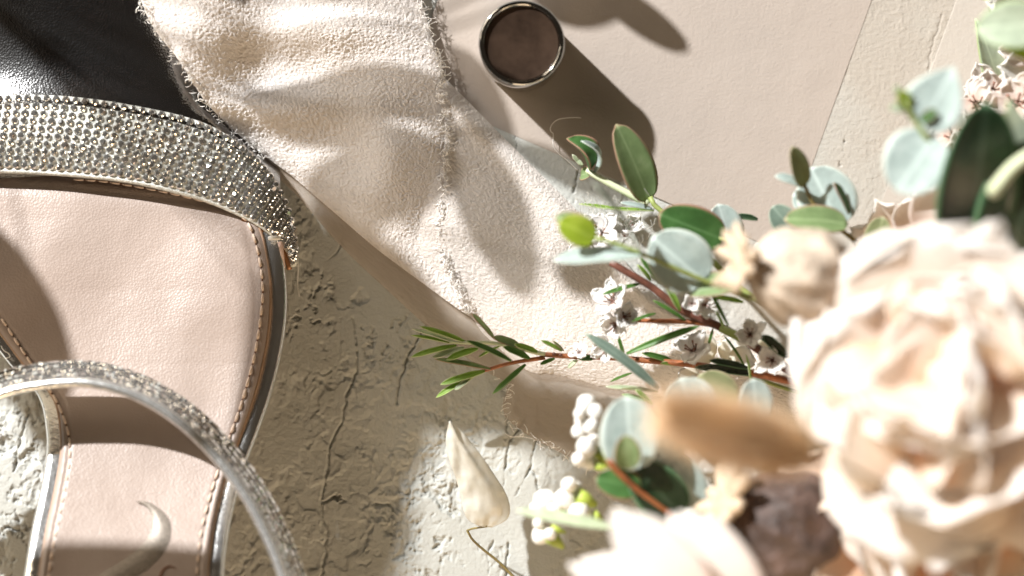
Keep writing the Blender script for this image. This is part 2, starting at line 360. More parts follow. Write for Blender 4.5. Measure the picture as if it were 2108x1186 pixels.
def sandal():
    base = P(250, 700); base[2] = 0
    r = thing('sandal', 'blush heeled sandal with rhinestone straps and silver edge on the plaster', 'sandal', base)
    # sole: the insole's outline pushed outwards, wrapped in silver
    n = 160
    def ring(wl, wr, wt, dz):
        k = np.linspace(0, 1, n); left = Lc.copy(); right = Rc.copy(); top = Tc.copy()
        left[:, 0] -= wl; right[:, 0] += wr; top[:, 1] -= wt
        top[:, 0] += np.linspace(-wl, wr, len(top))
        path = np.vstack([left[::-1], top[1:-1], right]); return path, dz
    prof = [(-18, -18, -18, -.0004), (14, 14, 10, -.0002), (24, 26, 18, -.0001), (29, 33, 24, -.0006), (31, 36, 26, -.0016), (31, 36, 26, -.0032), (27, 32, 22, -.0046), (14, 16, 10, -.0050)]
    V = []; m = None
    for wl, wr, wt, dz in prof:
        path, _ = ring(wl, wr, wt, dz); path = lp(path[::3], 300); m = 300
        for a, b in path:
            z = max(zsole(b)+dz, .0002); V.append(P(a, b, z))
    F = gridF(m, len(prof)).tolist()
    so = mk('sole', V, np.array(F), MAT['silver'], r)
    # underside and heel
    path, _ = ring(14, 16, 10, 0); path = lp(path[::3], 120)
    V = [P(a, b, max(zsole(b)-.0052, .0003)) for a, b in path]
    mk('outsole', V, [tuple(range(len(V)))], MAT['edge'], r, smooth=False)
    hb = P(245, 1470, .05); V, F = lathe([(.0001, 0), (.011, 0), (.012, .002), (.014, .02), (.02, .044), (.0201, .0462), (.0001, .0464)], [hb[0], hb[1], .0003], (0, 0, 1), 32)
    mk('heel', V, F, MAT['mirror'], r)
    # padded insole
    nu, nv = 90, 200
    u, v = np.meshgrid(np.linspace(0, 1, nu), np.linspace(0, 1, nv)); xy = insole_xy(u, v)
    e = np.minimum(np.minimum(u, 1-u)*560, v*1000)      # distance to the edge, px
    z = insole_z(xy[..., 0], xy[..., 1])-.0012*np.exp(-e/5.0)
    gx, gy = xy[..., 0], xy[..., 1]
    groove = np.minimum(np.abs(e-25), 60); z -= .00045*np.exp(-(groove/6)**2)
    z -= .0028*np.exp(-(v*1000)/38)
    z += .0009*np.exp(-((gx-430)**2+(gy-620)**2)/(2*60**2))-.0006*np.exp(-((gx-330)**2+(gy-560)**2)/(2*90**2))+.0004*np.sin(gx/60+gy/85)
    V = np.array([P(a, b, c) for a, b, c in zip(gx.ravel(), gy.ravel(), z.ravel())])
    ins = mk('insole', V, gridF(nu, nv), MAT['leather'], r)
    rim = np.vstack([Lc[::-1], Tc[1:-1], Rc]); rim = lp(rim[::3], 260)
    V, F = tube([P(a, b, insole_z(a, b)-.0016) for a, b in rim], .00045, 6); mk('insole_edge', V, F, MAT['edge'], r)
    # stitches
    sr = [(150, 369), (205, 372), (260, 380), (320, 391), (380, 404), (440, 420), (487, 437), (512, 460), (526, 500), (536, 545), (541, 600), (537, 650), (530, 700), (522, 740), (509, 790), (489, 855), (470, 905), (447, 975), (430, 1030), (415, 1090), (408, 1150), (404, 1200), (402, 1260)]
    sl = [(-45, 600), (0, 652), (30, 697), (60, 742), (85, 778), (112, 818), (131, 860), (142, 900), (144, 940), (139, 980), (129, 1030), (119, 1080), (109, 1130), (100, 1186), (94, 1250)]
    rr = random.Random(4)
    for path, step in ((sr, 25), (sl, 23)):
        q = np.array(path); L = np.linalg.norm(np.diff(q, axis=0), axis=1).sum(); N = int(L/step); q = lp(q, N*2+1)
        for i in range(N):
            a = q[2*i]; c = q[2*i+2]; a2 = a+(c-a)*.06; c2 = a+(c-a)*(.90)
            za = insole_z(*a2); zc = insole_z(*c2)
            pts = [P(*a2, za-.0006), P(*(a2+(c2-a2)*.2), za+.00012), P(*(a2+(c2-a2)*.55), (za+zc)/2+.0003+rr.random()*.0002), P(*(a2+(c2-a2)*.85), zc+.0001), P(*c2, zc-.0006)]
            V, F = tube(pts, [.0002, .00036, .00042, .00036, .0002], 6); mk('stitch', V, F, MAT['stitch'], ins)
            if i % 1 == 0:
                hp = P(*(a+(c-a)*.97), insole_z(*c)-.00012); V, F = lathe([(.00028, 0), (.0003, .00006), (.00001, .0001)], hp, (0, 0, 1), 8); mk('stitch_hole', V, F, MAT['hole'], ins)
    # embroidered mark and letter on the heel end
    def stroke(path, wid, mat, name, rib=0):
        q = lp(path, 60); t = np.gradient(q, axis=0); t /= np.linalg.norm(t, axis=1)[:, None]; nn = np.stack([-t[:, 1], t[:, 0]], 1)
        ws = np.interp(np.linspace(0, 1, 60), np.linspace(0, 1, len(wid)), wid); V = []; K = 9
        for i in range(60):
            for j in range(K):
                s = (j/(K-1)-.5); p = q[i]+nn[i]*s*ws[i]; zz = insole_z(*p)+.0001+.0006*math.cos(s*math.pi)*(1+rib*((i % 2)-.5))
                V.append(P(p[0], p[1], zz))
        return mk(name, V, gridF(K, 60), mat, ins)
    stroke([(281, 1032), (305, 1040), (326, 1062), (333, 1090), (322, 1120), (295, 1150), (262, 1172), (225, 1192), (190, 1215)], [2, 16, 34, 44, 46, 44, 40, 36, 30], MAT['logo'], 'embroidered_mark', .3)
    stroke([(362, 1170), (347, 1166), (334, 1176), (330, 1194), (340, 1210)], [3, 5, 6, 6, 5], MAT['hole'], 'embroidered_letter')
    # toe strap
    A = [(-170, 250), (-60, 208), (0, 197), (100, 196), (200, 205), (300, 222), (380, 240), (440, 262), (500, 300), (545, 342), (575, 387), (595, 432), (606, 475), (612, 522)]
    B = [(-170, 395), (-60, 352), (0, 346), (100, 350), (200, 358), (280, 369), (350, 385), (420, 405), (480, 430), (530, 456), (565, 482), (588, 505), (599, 525), (605, 548)]
    A = lp(A, 120); B = lp(B, 120)
    def arch(x, y): return np.sqrt(np.clip(1-((x-215)/402)**2, 0, 1))
    zA = .006+.0105*arch(A[:, 0], A[:, 1]); zB = .0062+.0090*arch(B[:, 0], B[:, 1])
    def band(i, v):     # i fractional index, v 0 (far edge) .. 1 (near edge)
        k = np.arange(120); a = np.array([np.interp(i, k, A[:, 0]), np.interp(i, k, A[:, 1])]); b = np.array([np.interp(i, k, B[:, 0]), np.interp(i, k, B[:, 1])])
        za = np.interp(i, k, zA); zb = np.interp(i, k, zB); p = a*(1-v)+b*v
        return P(p[0], p[1], za*(1-v)+zb*v+.0012*math.sin(math.pi*v))
    K = 11; V = [band(i, j/(K-1)) for i in range(120) for j in range(K)]
    st = mk('toe_strap', V, gridF(K, 120), MAT['strapbase'], r); solid(st, .0012, -1)
    V, F = tube([band(i, 1.03)-[0, 0, .0006] for i in range(120)], .0009, 8); mk('strap_piping', V, F, MAT['strapbase'], st)
    V, F = tube([P(*(B[i]+[-9, 7]), zB[i]-.0022) for i in range(98, 120)], .0008, 8); mk('strap_lining', V, F, MAT['strapback'], st)
    gm = gem_mesh(); rows = 10; spots = []
    arc = np.concatenate([[0], np.cumsum([np.linalg.norm(band(i+1, .5)-band(i, .5)) for i in range(119)])])
    Ncol = int(arc[-1]/.00262)
    for c in range(Ncol):
        for q in range(rows):
            s = (c+.5+.5*(q % 2)*0)*arc[-1]/Ncol; i = np.interp(s, arc, np.arange(120)); vv = .045+.91*q/(rows-1)
            p = band(i, vv); du = band(min(i+.5, 119), vv)-band(max(i-.5, 0), vv); dv = band(i, min(vv+.05, 1))-band(i, max(vv-.05, 0)); nn = nrm(np.cross(dv, du))
            if nn[2] < 0: nn = -nn
            vis = p[0]/S+1054 > -10
            if vis: spots.append((nn[2], p, nn))
    spots.sort(key=lambda t: -t[0]); rr = random.Random(8)
    rest = []
    for k, (zz, p, nn) in enumerate(spots):
        nn = nrm(nn+np.array([rr.gauss(0, .12), rr.gauss(0, .12), 0])); q = Vector(nn).to_track_quat('Z', 'Y')
        mat4 = q.to_matrix()
        if k < 300:
            o = link(bpy.data.objects.new('rhinestone', gm[0 if rr.random() < .88 else 1])); o.parent = st; o.location = tuple(p+nn*.0001+np.array([rr.gauss(0, .00005), rr.gauss(0, .00005), 0])-ROOT[r.name]); q2 = q @ __import__('mathutils').Quaternion((0, 0, 1), rr.random()*6); o.rotation_mode = 'QUATERNION'; o.rotation_quaternion = q2; k_ = rr.uniform(.88, 1.02); o.scale = (k_, k_, k_)
        else: rest.append((p+nn*.0001, mat4))
    join_gems('small_rhinestones', rest, st)
    # white bar tack where the strap meets the edge
    V, F = tube(PP([(553, 491, 1.32), (563, 490, 1.36), (577, 490, 1.3)]), .0006, 8); mk('bar_tack', V, F, MAT['tack'], r)
    V, F = tube(PP([(556, 440, 1.0), (572, 470, 1.05), (578, 500, 1.0), (584, 560, .95)]), .0006, 8); mk('lining_edge', V, F, MAT['lining'], r)
    # silver toe cap beyond the strap
    nu, nv = 60, 60; V = []
    for j in range(nv):
        t = j/(nv-1)
        for i in range(nu):
            s = i/(nu-1); k = s*102; a = np.array([np.interp(k, np.arange(120), A[:, 0]), np.interp(k, np.arange(120), A[:, 1])]); cx = 215
            y = a[1]+16-(a[1]+16+330*(1-abs(2*s-1)**2.6))*t*1.0; x = cx+(a[0]-cx)*(1-.16*t*t)
            zb = .0035+.0110*arch(x, 0)
            z = zb-.0022+.0048*math.exp(-t/.13)-.010*max(0, t-.6)**1.5*2.4
            fx = np.interp(y, [-90, 0, 60, 120, 175, 218, 285, 332, 362, 448, 516], [262, 290, 318, 365, 400, 430, 500, 560, 600, 700, 780]); z = z-(max(z-float(zshoe(np.array(x), np.array(y)))*.85+.0012, 0))*float(sst(fx-30, fx+5, np.array(x)))
            V.append(P(x, y, max(z, .0005)))
    mk('toe_cap', V, gridF(nu, nv), MAT['mirror'], r)
    # ankle strap standing on edge
    pa = lp([(-190, 1000, 3.3), (-130, 905, 3.5), (-60, 842, 3.7), (0, 812, 3.8), (60, 796, 3.9), (150, 787, 4.0), (220, 795, 4.05), (300, 824, 4.1), (380, 877, 4.2), (450, 947, 4.4), (510, 1028, 4.6), (552, 1110, 4.8), (582, 1186, 5.0), (606, 1270, 5.2), (615, 1360, 5.4)], 140)
    top = [P(a, b, c*CM) for a, b, c in pa]
    V, F = tube(top, .0015, 12)
    an = mk('ankle_strap', V, F, MAT['piping'], r)
    t2 = np.gradient(pa[:, :2], axis=0); t2 /= np.linalg.norm(t2, axis=1)[:, None]; nr = np.stack([t2[:, 1], -t2[:, 0]], 1)
    V = []; K = 6
    for i in range(140):
        for j in range(K):
            v = j/(K-1); p = pa[i, :2]+nr[i]*(6+34*v); V.append(P(p[0], p[1], pa[i, 2]*CM-.0002-.009*v))
    o = mk('strap_face', V, gridF(K, 140), MAT['strapbase'], an); solid(o, .001, 0)
    gl = []
    for i in np.arange(1, 139, .62):
        for v in (.12, .38, .64, .9):
            p2 = np.array([np.interp(i, np.arange(140), pa[:, 0]), np.interp(i, np.arange(140), pa[:, 1])]); n2 = np.array([np.interp(i, np.arange(140), nr[:, 0]), np.interp(i, np.arange(140), nr[:, 1])]); zz = np.interp(i, np.arange(140), pa[:, 2])*CM
            q = p2+n2*(6+34*v+2.5); nn = nrm([n2[0]*.85+rr.gauss(0, .15), -n2[1]*.85+rr.gauss(0, .15), .55]); gl.append((P(q[0], q[1], zz-.0002-.009*v), Vector(nn).to_track_quat('Z', 'Y').to_matrix()))
    join_gems('small_rhinestones', gl, an)
def gem_geo():
    R = .00112; V = []; F = []; n = 8
    for rr, h in ((R, 0), (R, .00025), (R*.55, .00078)):
        for i in range(n): a = 2*math.pi*(i+(.5 if rr < R else 0))/n; V.append((rr*math.cos(a), rr*math.sin(a), h))
    for i in range(n):
        j = (i+1) % n; F += [(i, j, n+j), (i, n+j, n+i), (n+i, n+j, 2*n+i), (2*n+i, n+j, 2*n+j)]
    for i in range(1, n-1): F.append((2*n, 2*n+i, 2*n+i+1))
    return np.array(V), np.array(F)
def gem_mesh():
    r = []
    for k in ('gem', 'gem2'):
        V, F = gem_geo(); me = bpy.data.meshes.new('rhinestone'); me.from_pydata([tuple(v) for v in V], [], [tuple(f) for f in F]); me.materials.append(MAT[k]); me.update(); r.append(me)
    return r
def join_gems(name, lst, parent):
    V0, F0 = gem_geo(); parts = [(V0 @ np.array(m).T+p, F0) for p, m in lst]
    V, F = merge(parts); o = mk(name, V, F, MAT['gem'], parent, smooth=False); o['kind'] = 'stuff'; return o
sandal()

# ------------------------------------------------------------------ folded crepe ribbon
def ribbon():
    base = P(900, 450); base[2] = .001
    r = thing('crepe_ribbon', 'cream crepe ribbon with frayed edges folded over the plaster', 'ribbon', base)
    fold = lp([(262, -90), (290, 0), (318, 60), (365, 120), (400, 175), (430, 218), (500, 285), (560, 332), (600, 362), (700, 448), (780, 516), (880, 590), (930, 627), (968, 652)], 300)
    fray = lp([(850, -90), (866, 0), (880, 45), (893, 90), (911, 145), (907, 190), (916, 240), (919, 300), (915, 380), (908, 490), (925, 550), (945, 605), (968, 652)], 300)
    # lower layer
    lo = lp([(262, -90), (290, 0), (318, 60), (365, 120), (400, 175), (430, 218), (500, 285), (560, 332), (600, 362), (700, 448), (780, 516), (880, 590), (968, 652), (1000, 692), (1086, 763), (1146, 771), (1248, 798), (1450, 835), (1650, 900)], 420)
    ro = lp([(850, -90), (862, 0), (880, 80), (900, 140), (960, 205), (1050, 296), (1120, 365), (1185, 430), (1270, 520), (1368, 622), (1520, 688), (1650, 740)], 420)
    def sheet(name, a, b, nv, nu, zf, mat, crim, seed):
        k = np.linspace(0, 1, len(a)); v = np.linspace(0, 1, nv); u = np.linspace(0, 1, nu)
        A = np.stack([np.interp(v, k, a[:, i]) for i in (0, 1)], -1); B = np.stack([np.interp(v, k, b[:, i]) for i in (0, 1)], -1)
        Q = A[:, None]*(1-u)[None, :, None]+B[:, None]*u[None, :, None]
        wob = (fbm(Q[..., 0]/9, Q[..., 1]/9, 3, seed)-.5)*6
        ed = np.minimum(np.minimum(u, 1-u)*600, 400)[None, :]
        Q = Q+(wob*np.exp(-ed/6))[..., None]
        X, Y = Q[..., 0], Q[..., 1]; z = zf(X, Y, u[None, :], v[:, None])
        z = z+crim*(fbm(X/3.3, Y/3.3, 2, seed+5, .6)-.5)*(.6+.8*fbm(X/50, Y/50, 2, seed+9))
        k2 = S*(H-z)/H; V = np.stack([(X-1054)*k2, (593-Y)*k2, z], -1).reshape(-1, 3)
        return mk(name, V, gridF(nu, nv), mat, r)
    wav = lambda X, Y: .0022*np.sin((X*.75-Y*.66)/78+1.2*fbm(X/160, Y/160, 2, 3))+.0018*(fbm(X/130, Y/130, 3, 15)-.5)
    def zlow(X, Y, u, v):
        f = .0021+.0035*np.sin(math.pi*np.clip(u, 0, 1))**.8*(.6+.8*fbm(X/140, Y/140, 2, 25))+.0015*np.exp(-((u-.93)/.06)**2)
        return f+zshoe(X, Y)*.92
    def zup(X, Y, u, v):
        f = .0035+.0045*np.sin(math.pi*np.clip(u, 0, 1))**.7*sst(1.02, .6, v)+wav(X, Y)*np.sin(math.pi*u)**.5*sst(1, .7, v)
        f = f+.005*np.exp(-(((X-640)/150)**2+((Y-60)/50)**2))+.0045*np.exp(-(((X-560)/160)**2+((Y-225)/45)**2))+.003*np.exp(-(((X-790)/60)**2+((Y-330)/140)**2))
        return f+zshoe(X, Y)
    sheet('lower_layer', lo, ro, 700, 330, zlow, MAT['crepe2'], .00045, 101)
    sheet('upper_layer', fold, fray, 560, 360, zup, MAT['crepe'], .00058, 131)
    # sheer gauze below
    g1 = lp([(520, 330), (600, 392), (700, 505), (800, 600), (900, 690), (1000, 765), (1042, 790), (1036, 850), (1085, 895), (1150, 930), (1230, 962), (1400, 990)], 300)
    g2 = lp([(540, 300), (640, 360), (740, 440), (840, 520), (940, 590), (1030, 660), (1120, 720), (1160, 740), (1230, 760), (1320, 780), (1400, 800), (1500, 830)], 300)
    sheet('sheer_layer', g1, g2, 200, 60, lambda X, Y, u, v: .0011+.0012*u+0*X, MAT['sheer'], .0004, 161)
    # frayed threads
    rr = random.Random(12); parts = []
    def fz(path, n, amp, zf, along=.7):
        for _ in range(n):
            i = rr.randrange(2, len(path)-3); p = path[i].copy(); t = nrm(path[i+2]-path[i-2]); nn = np.array([t[1], -t[0]])
            if rr.random() < along: d = nrm(t*rr.choice((-1, 1))+nn*rr.gauss(.1, .55))
            else: d = nrm(nn*rr.choice((1, 1, 1, -.4))+t*rr.gauss(0, .6))
            L = rr.uniform(8, 26)*amp; pts = []; cv = rr.gauss(0, .5); q = p+nn*rr.uniform(-9, 4); z = zf(*q)+rr.uniform(.0006, .0018)
            for s in range(6):
                pts.append(P(q[0], q[1], z+.0006*math.sin(s*1.1+cv))); a = cv*.6+rr.gauss(0, .25); d = np.array([d[0]*math.cos(a)-d[1]*math.sin(a), d[0]*math.sin(a)+d[1]*math.cos(a)]); q = q+d*L/5
            parts.append(tube(pts, rr.uniform(.00008, .00014), 3, False))
    zf1 = lambda x, y: .0044+float(zshoe(np.array(x), np.array(y)))
    fz(fray, 400, .9, zf1); fz(fold[:150], 170, .8, zf1, .5); fz(g1[170:], 70, .9, lambda x, y: .0016, .5)
    # threads that stray over the fold, from the edge's own weave
    V, F = merge(parts); o = mk('frayed_threads', V, F, MAT['thread'], r); o['kind'] = 'stuff'
ribbon()

# ------------------------------------------------------------------ plant builders
def leaf_geo(B, T, W, nh=(0, 0, 1), shape='oval', cup=.12, bend=.06, twist=0., nu=9, nv=15):
    B = np.asarray(B, float); T = np.asarray(T, float); a = T-B; L = np.linalg.norm(a); a = a/L
    n = np.asarray(nh, float); n = n-a*np.dot(n, a); n = nrm(n); s = np.cross(a, n)
    V = []; E = []; VE = []
    for j in range(nv):
        v = j/(nv-1)
        if shape == 'oval': w = math.sqrt(max(0, 1-(2*v-1)**2))*(1+.12*(1-2*v))
        elif shape == 'ovate': w = math.sin(math.pi*v**.72)**.85
        elif shape == 'obovate': w = math.sin(math.pi*v**1.5)**.7
        else: w = .92*min(1, .35+.65*(v/.3)**.8)*min(1, ((1-v)/.24)**.6)
        w = max(w, .03)*W/2; tw = twist*v
        for i in range(nu):
            u = 2*i/(nu-1)-1; x = u*w
            sx = s*math.cos(tw)+n*math.sin(tw); nx = n*math.cos(tw)-s*math.sin(tw)
            V.append(B+a*v*L+sx*x+nx*(cup*W*(u*u)*(w/(W/2+1e-9))+bend*L*math.sin(math.pi*v)))
            E.append(max(abs(u), 0 if v < .5 else (v-.5)*2*.97)); VE.append(abs(u)*(w/(W/2+1e-9)))
    return V, gridF(nu, nv), E, VE
def leaf(parent, b, t, w, mat, nh=(0, 0, 1), shape='oval', cup=.12, bend=.06, twist=0., name='leaf', th=.00028):
    B = P(b[0], b[1], b[2]*CM); T = P(t[0], t[1], t[2]*CM); W = w*(.84 if name == 'needle_leaf' else 1)*S*(H-b[2]*CM)/H
    V, F, E, VE = leaf_geo(B, T, W, nh, shape, cup, bend, twist)
    o = mk(name, V, F, LEAFM[mat], parent, attrs=dict(edge=E, vein=VE)); return solid(o, th, 0)
def stem(parent, pts, r0, mat, name='stem', n=24, r1=None):
    q = lp(pts, n); V, F = tube([P(a, b, c*CM) for a, b, c in q], [r0*S, (r1 or r0)*S], 8); return mk(name, V, F, MAT[mat], parent)
BG = 'stems of the bouquet'
def root(name, label, cat, px, py, group=BG): b = P(px, py); b[2] = .0; return thing(name, label, cat, b, group)
def blob_geo(c, r, sq=(1, 1, 1), n=10, lump=0., seed=0):
    V = []; rng = random.Random(seed); ph = [rng.random()*6 for _ in range(4)]
    for j in range(n):
        th = math.pi*j/(n-1)
        for i in range(n):
            p = 2*math.pi*i/n; d = np.array([math.sin(th)*math.cos(p), math.sin(th)*math.sin(p), math.cos(th)])
            k = 1+lump*(math.sin(3*d[0]+ph[0])*math.sin(3*d[1]+ph[1])+.6*math.sin(5*d[2]+ph[2]))
            V.append(np.asarray(c)+d*r*k*np.array(sq))
    return np.array(V), gridF(n, n, True)
def petal_geo(B, d, up, L, W, curl, cupv, ruf, seed, nu=11, nv=11, tipcurl=0.):
    """petal from B heading along d, bending towards up (curl>0) or away, with a cupped width and a ruffled margin"""
    rng = random.Random(seed); d = nrm(d); up = np.asarray(up, float); up = nrm(up-d*np.dot(up, d)); s = np.cross(d, up)
    ph = [rng.random()*6.28 for _ in range(4)]; V = []; A = []; p = np.array(B, float); ang = 0.; pv = 0
    for j in range(nv):
        v = j/(nv-1); dv = v-pv; pv = v
        ang = curl*v+tipcurl*v**4
        t = d*math.cos(ang)+up*math.sin(ang); nn = up*math.cos(ang)-d*math.sin(ang)
        p = p+t*L*dv
        w = W/2*max(.16, math.sin(.18+math.pi*.72*v**.8)**.75)*(1 if v < .78 else math.sqrt(max(.12, 1-((v-.78)/.22)**2*.85)))
        for i in range(nu):
            u = 2*i/(nu-1)-1
            rf = ruf*W*v**2.2*(math.sin(4.3*u+ph[0])*.5+math.sin(8.1*u+ph[1])*.35)
            nt = (.035*math.sin(5.5*u+ph[2])+.02*math.sin(11*u+ph[3]))*L*(v**6)
            V.append(p+s*u*w*math.cos(cupv*u*.6)+nn*(cupv*W*.5*u*u*(.4+.6*v)+rf)+t*(nt-.10*L*u*u*v)); A.append(v)
    return V, gridF(nu, nv), A
def petal(parent, B, d, up, L, W, curl, cupv, ruf, seed, mat, name='petal', tipcurl=0.):
    V, F, A = petal_geo(B, d, up, L, W, curl, cupv, ruf, seed, tipcurl=tipcurl)
    o = mk(name, V, F, MAT[mat], parent, attrs=dict(along=A)); return solid(o, .0003, 0)
def bigflower(r, c, axis, R, n, seed, mat, open_=1.25):
    """loose ruffled bloom: petals start from scattered points and lean every way, so no spiral shows"""
    rng = random.Random(seed); ax = nrm(axis); s = nrm(np.cross(ax, [.3, .2, 1])); b = np.cross(ax, s)
    for k in range(n):
        f = (k+.5)/n                       # 0 heart .. 1 outer
        az = k*2.39996+rng.gauss(0, .6); tilt = .95+open_*.42*f**.7+rng.gauss(0, .16)
        e = s*math.cos(az)+b*math.sin(az); d = ax*math.cos(tilt)+e*math.sin(tilt)
        a2 = rng.random()*6.283; off = (s*math.cos(a2)+b*math.sin(a2))*R*.34*rng.random()**.5*(1-f*.7)
        L = R*(.46+.60*f**.7)*rng.uniform(.88, 1.12); W = R*(.80+.45*f)*rng.uniform(.85, 1.25)
        B = np.asarray(c)-ax*R*(.02+.50*f)+off-e*R*.10*(1-f)
        petal(r, B, d, ax-e*.3, L, W, .30-.25*f+rng.gauss(0, .16), .08, .022+.028*rng.random(), seed*1000+k, mat, tipcurl=rng.gauss(.1, .5))

# ------------------------------------------------------------------ eucalyptus
def euc():
    t = root('eucalyptus_sprig', 'eucalyptus sprig with one long upright leaf and a chewed curled leaf on the card', 'sprig', 1400, 480)
    stem(t, [(1208, 350, 1.9), (1232, 366, 2.0), (1300, 402, 2.1), (1335, 420, 2.1)], 5.5, 'stemp', r1=8)
    stem(t, [(1338, 405, 2.2), (1352, 428, 2.2), (1385, 450, 2.3), (1450, 520, 2.6), (1560, 620, 3.0), (1750, 720, 3.4)], 5, 'stemg', n=30, r1=7)
    leaf(t, (1336, 416, 2.1), (1268, 256, 2.7), 84, 'eu', (.55, -.1, .8), 'oval', .10, .03)
    leaf(t, (1346, 434, 2.1), (1192, 420, 2.0), 30, 'needle', (.2, .95, .25), 'needle', .1, -.03)
    leaf(t, (1342, 430, 2.1), (1277, 417, 2.3), 12, 'pale', (0, .3, 1), 'needle')
    leaf(t, (1214, 352, 1.9), (1166, 285, 2.2), 60, 'eud', (.8, .2, .55), 'oval', .35, .20)
    leaf(t, (1222, 356, 1.9), (1196, 290, 2.6), 26, 'pale', (.9, .3, .2), 'oval', .3, .25)
    leaf(t, (1198, 342, 1.8), (1178, 318, 2.0), 9, 'needlew', (0, 0, 1), 'needle'); leaf(t, (1200, 340, 1.9), (1181, 324, 1.9), 9, 'needlew', (0, 0, 1), 'needle')
    leaf(t, (1218, 358, 1.9), (1196, 362, 1.5), 30, 'eu', (.2, .2, 1), 'oval', .2, .1)

    t = root('eucalyptus_sprig', 'eucalyptus sprig with a lime tip leaf reaching over the ribbon', 'sprig', 1500, 620)
    stem(t, [(1225, 490, 5.4), (1262, 500, 5.3), (1320, 522, 5.2), (1380, 548, 4.9), (1450, 578, 4.6), (1560, 620, 4.3), (1760, 700, 4.0)], 4, 'stemg', n=30, r1=6)
    leaf(t, (1225, 492, 5.4), (1150, 458, 5.6), 66, 'lime', (.1, .2, 1), 'oval', .1, .05)
    leaf(t, (1222, 484, 5.2), (1143, 446, 5.2), 48, 'eu', (-.3, .4, .8), 'oval', .2, .1)
    leaf(t, (1322, 530, 5.2), (1222, 378, 6.6), 62, 'grey', (.82, .5, .12), 'needle', .06, .04)
    leaf(t, (1322, 524, 5.2), (1140, 537, 5.5), 84, 'pale', (.05, .95, .42), 'needle', .05, .02)
    leaf(t, (1452, 582, 4.4), (1342, 488, 4.6), 128, 'pale', (-.15, .1, 1), 'oval', .08, .03)
    leaf(t, (1440, 578, 4.3), (1390, 585, 3.8), 60, 'pale', (.2, .5, .8), 'oval', .1, .03)
    leaf(t, (1530, 580, 4.6), (1410, 602, 4.3), 56, 'eu', (.1, .45, .85), 'oval', .15, .05)

    t = root('eucalyptus_sprig', 'eucalyptus sprig with a broad deep green leaf edged in pink', 'sprig', 1560, 540)
    stem(t, [(1478, 488, 3.2), (1510, 506, 3.2), (1580, 560, 3.2), (1700, 660, 3.2)], 4.5, 'stemg')
    leaf(t, (1492, 494, 3.2), (1356, 440, 3.5), 92, 'eud', (0, -.1, 1), 'oval', .08, .03)
    leaf(t, (1505, 515, 2.9), (1478, 420, 2.9), 78, 'pale', (.35, .1, .9), 'oval', .08, .03)
    leaf(t, (1560, 452, 2.6), (1512, 446, 2.6), 16, 'dark', (0, .6, .8), 'needle')

    t = root('eucalyptus_sprig', 'eucalyptus sprig with an upright olive leaf beside the round seed pod', 'sprig', 1760, 540)
    stem(t, [(1655, 378, 4.2), (1672, 415, 4.0), (1700, 452, 3.9), (1740, 480, 3.8), (1800, 530, 3.6), (1880, 600, 3.4)], 4, 'stemo', r1=5)
    leaf(t, (1656, 384, 4.2), (1630, 302, 4.8), 46, 'olive', (.5, -.1, .8), 'oval', .1, .03)
    leaf(t, (1656, 384, 4.2), (1595, 362, 4.4), 24, 'pale', (.1, .5, .8), 'needle')
    leaf(t, (1730, 468, 3.8), (1668, 345, 3.7), 126, 'pale', (.1, 0, 1), 'oval', .06, .02)
    leaf(t, (1690, 420, 3.5), (1632, 400, 3.5), 70, 'pale', (0, 0, 1), 'oval', .06, .02)
    leaf(t, (1748, 440, 3.9), (1716, 376, 4.2), 32, 'eud', (.85, .2, .5), 'needle', .1, .03)
    leaf(t, (1746, 462, 4.2), (1614, 452, 4.4), 66, 'eu', (.05, .5, .85), 'oval', .12, .05)
    leaf(t, (1632, 478, 3.2), (1590, 424, 3.2), 56, 'grey', (0, 0, 1), 'oval', .1, .05)
    leaf(t, (1806, 532, 3.6), (1818, 446, 4.0), 66, 'olive', (-.5, -.1, .8), 'oval', .1, .04)
    leaf(t, (1800, 535, 3.5), (1755, 548, 3.4), 36, 'pale', (0, .3, 1), 'oval'); leaf(t, (1800, 538, 3.4), (1772, 572, 3.2), 36, 'grey', (0, .1, 1), 'oval')

    t = root('eucalyptus_sprig', 'pale round-leaved eucalyptus sprig standing out above the blush petals', 'sprig', 1990, 420)
    stem(t, [(1862, 205, 8.0), (1888, 255, 7.8), (1920, 300, 7.6), (1975, 380, 6.0), (2010, 470, 4.6), (2080, 600, 3.6)], 5, 'stemg', r1=7)
    leaf(t, (1895, 268, 7.8), (1964, 138, 8.2), 128, 'pale', (-.2, .1, 1), 'ovate', .08, .03)
    leaf(t, (1925, 280, 7.7), (1845, 395, 8.0), 142, 'pale', (-.1, .2, 1), 'oval', .08, .04)
    leaf(t, (1870, 225, 7.9), (1852, 188, 8.1), 34, 'lime', (.2, 0, 1), 'oval'); leaf(t, (1862, 205, 7.9), (1842, 178, 8.1), 20, 'mint', (0, 0, 1), 'oval')
    leaf(t, (1868, 220, 7.9), (1832, 222, 8.0), 20, 'mint', (0, 0, 1), 'oval'); leaf(t, (1896, 250, 8.0), (1928, 226, 8.2), 22, 'eud', (.4, .4, .8), 'needle')

    t = root('eucalyptus_sprig', 'eucalyptus sprig with near-black leaves under the large pale disc leaf by the bunny tail', 'sprig', 1400, 1080)
    stem(t, [(1252, 948, 6.0), (1275, 975, 5.9), (1320, 1015, 5.6), (1400, 1072, 5.2), (1500, 1140, 4.6)], 6, 'stemr', r1=7)
    leaf(t, (1300, 970, 5.8), (1290, 815, 5.9), 122, 'pale', (0, .15, 1), 'oval', .05, .02)
    leaf(t, (1385, 960, 5.0), (1320, 880, 5.2), 120, 'pale', (0, .1, 1), 'oval', .05, .02)
    leaf(t, (1292, 966, 6.1), (1286, 896, 6.4), 58, 'eu', (.1, .3, .9), 'oval', .15, .05)
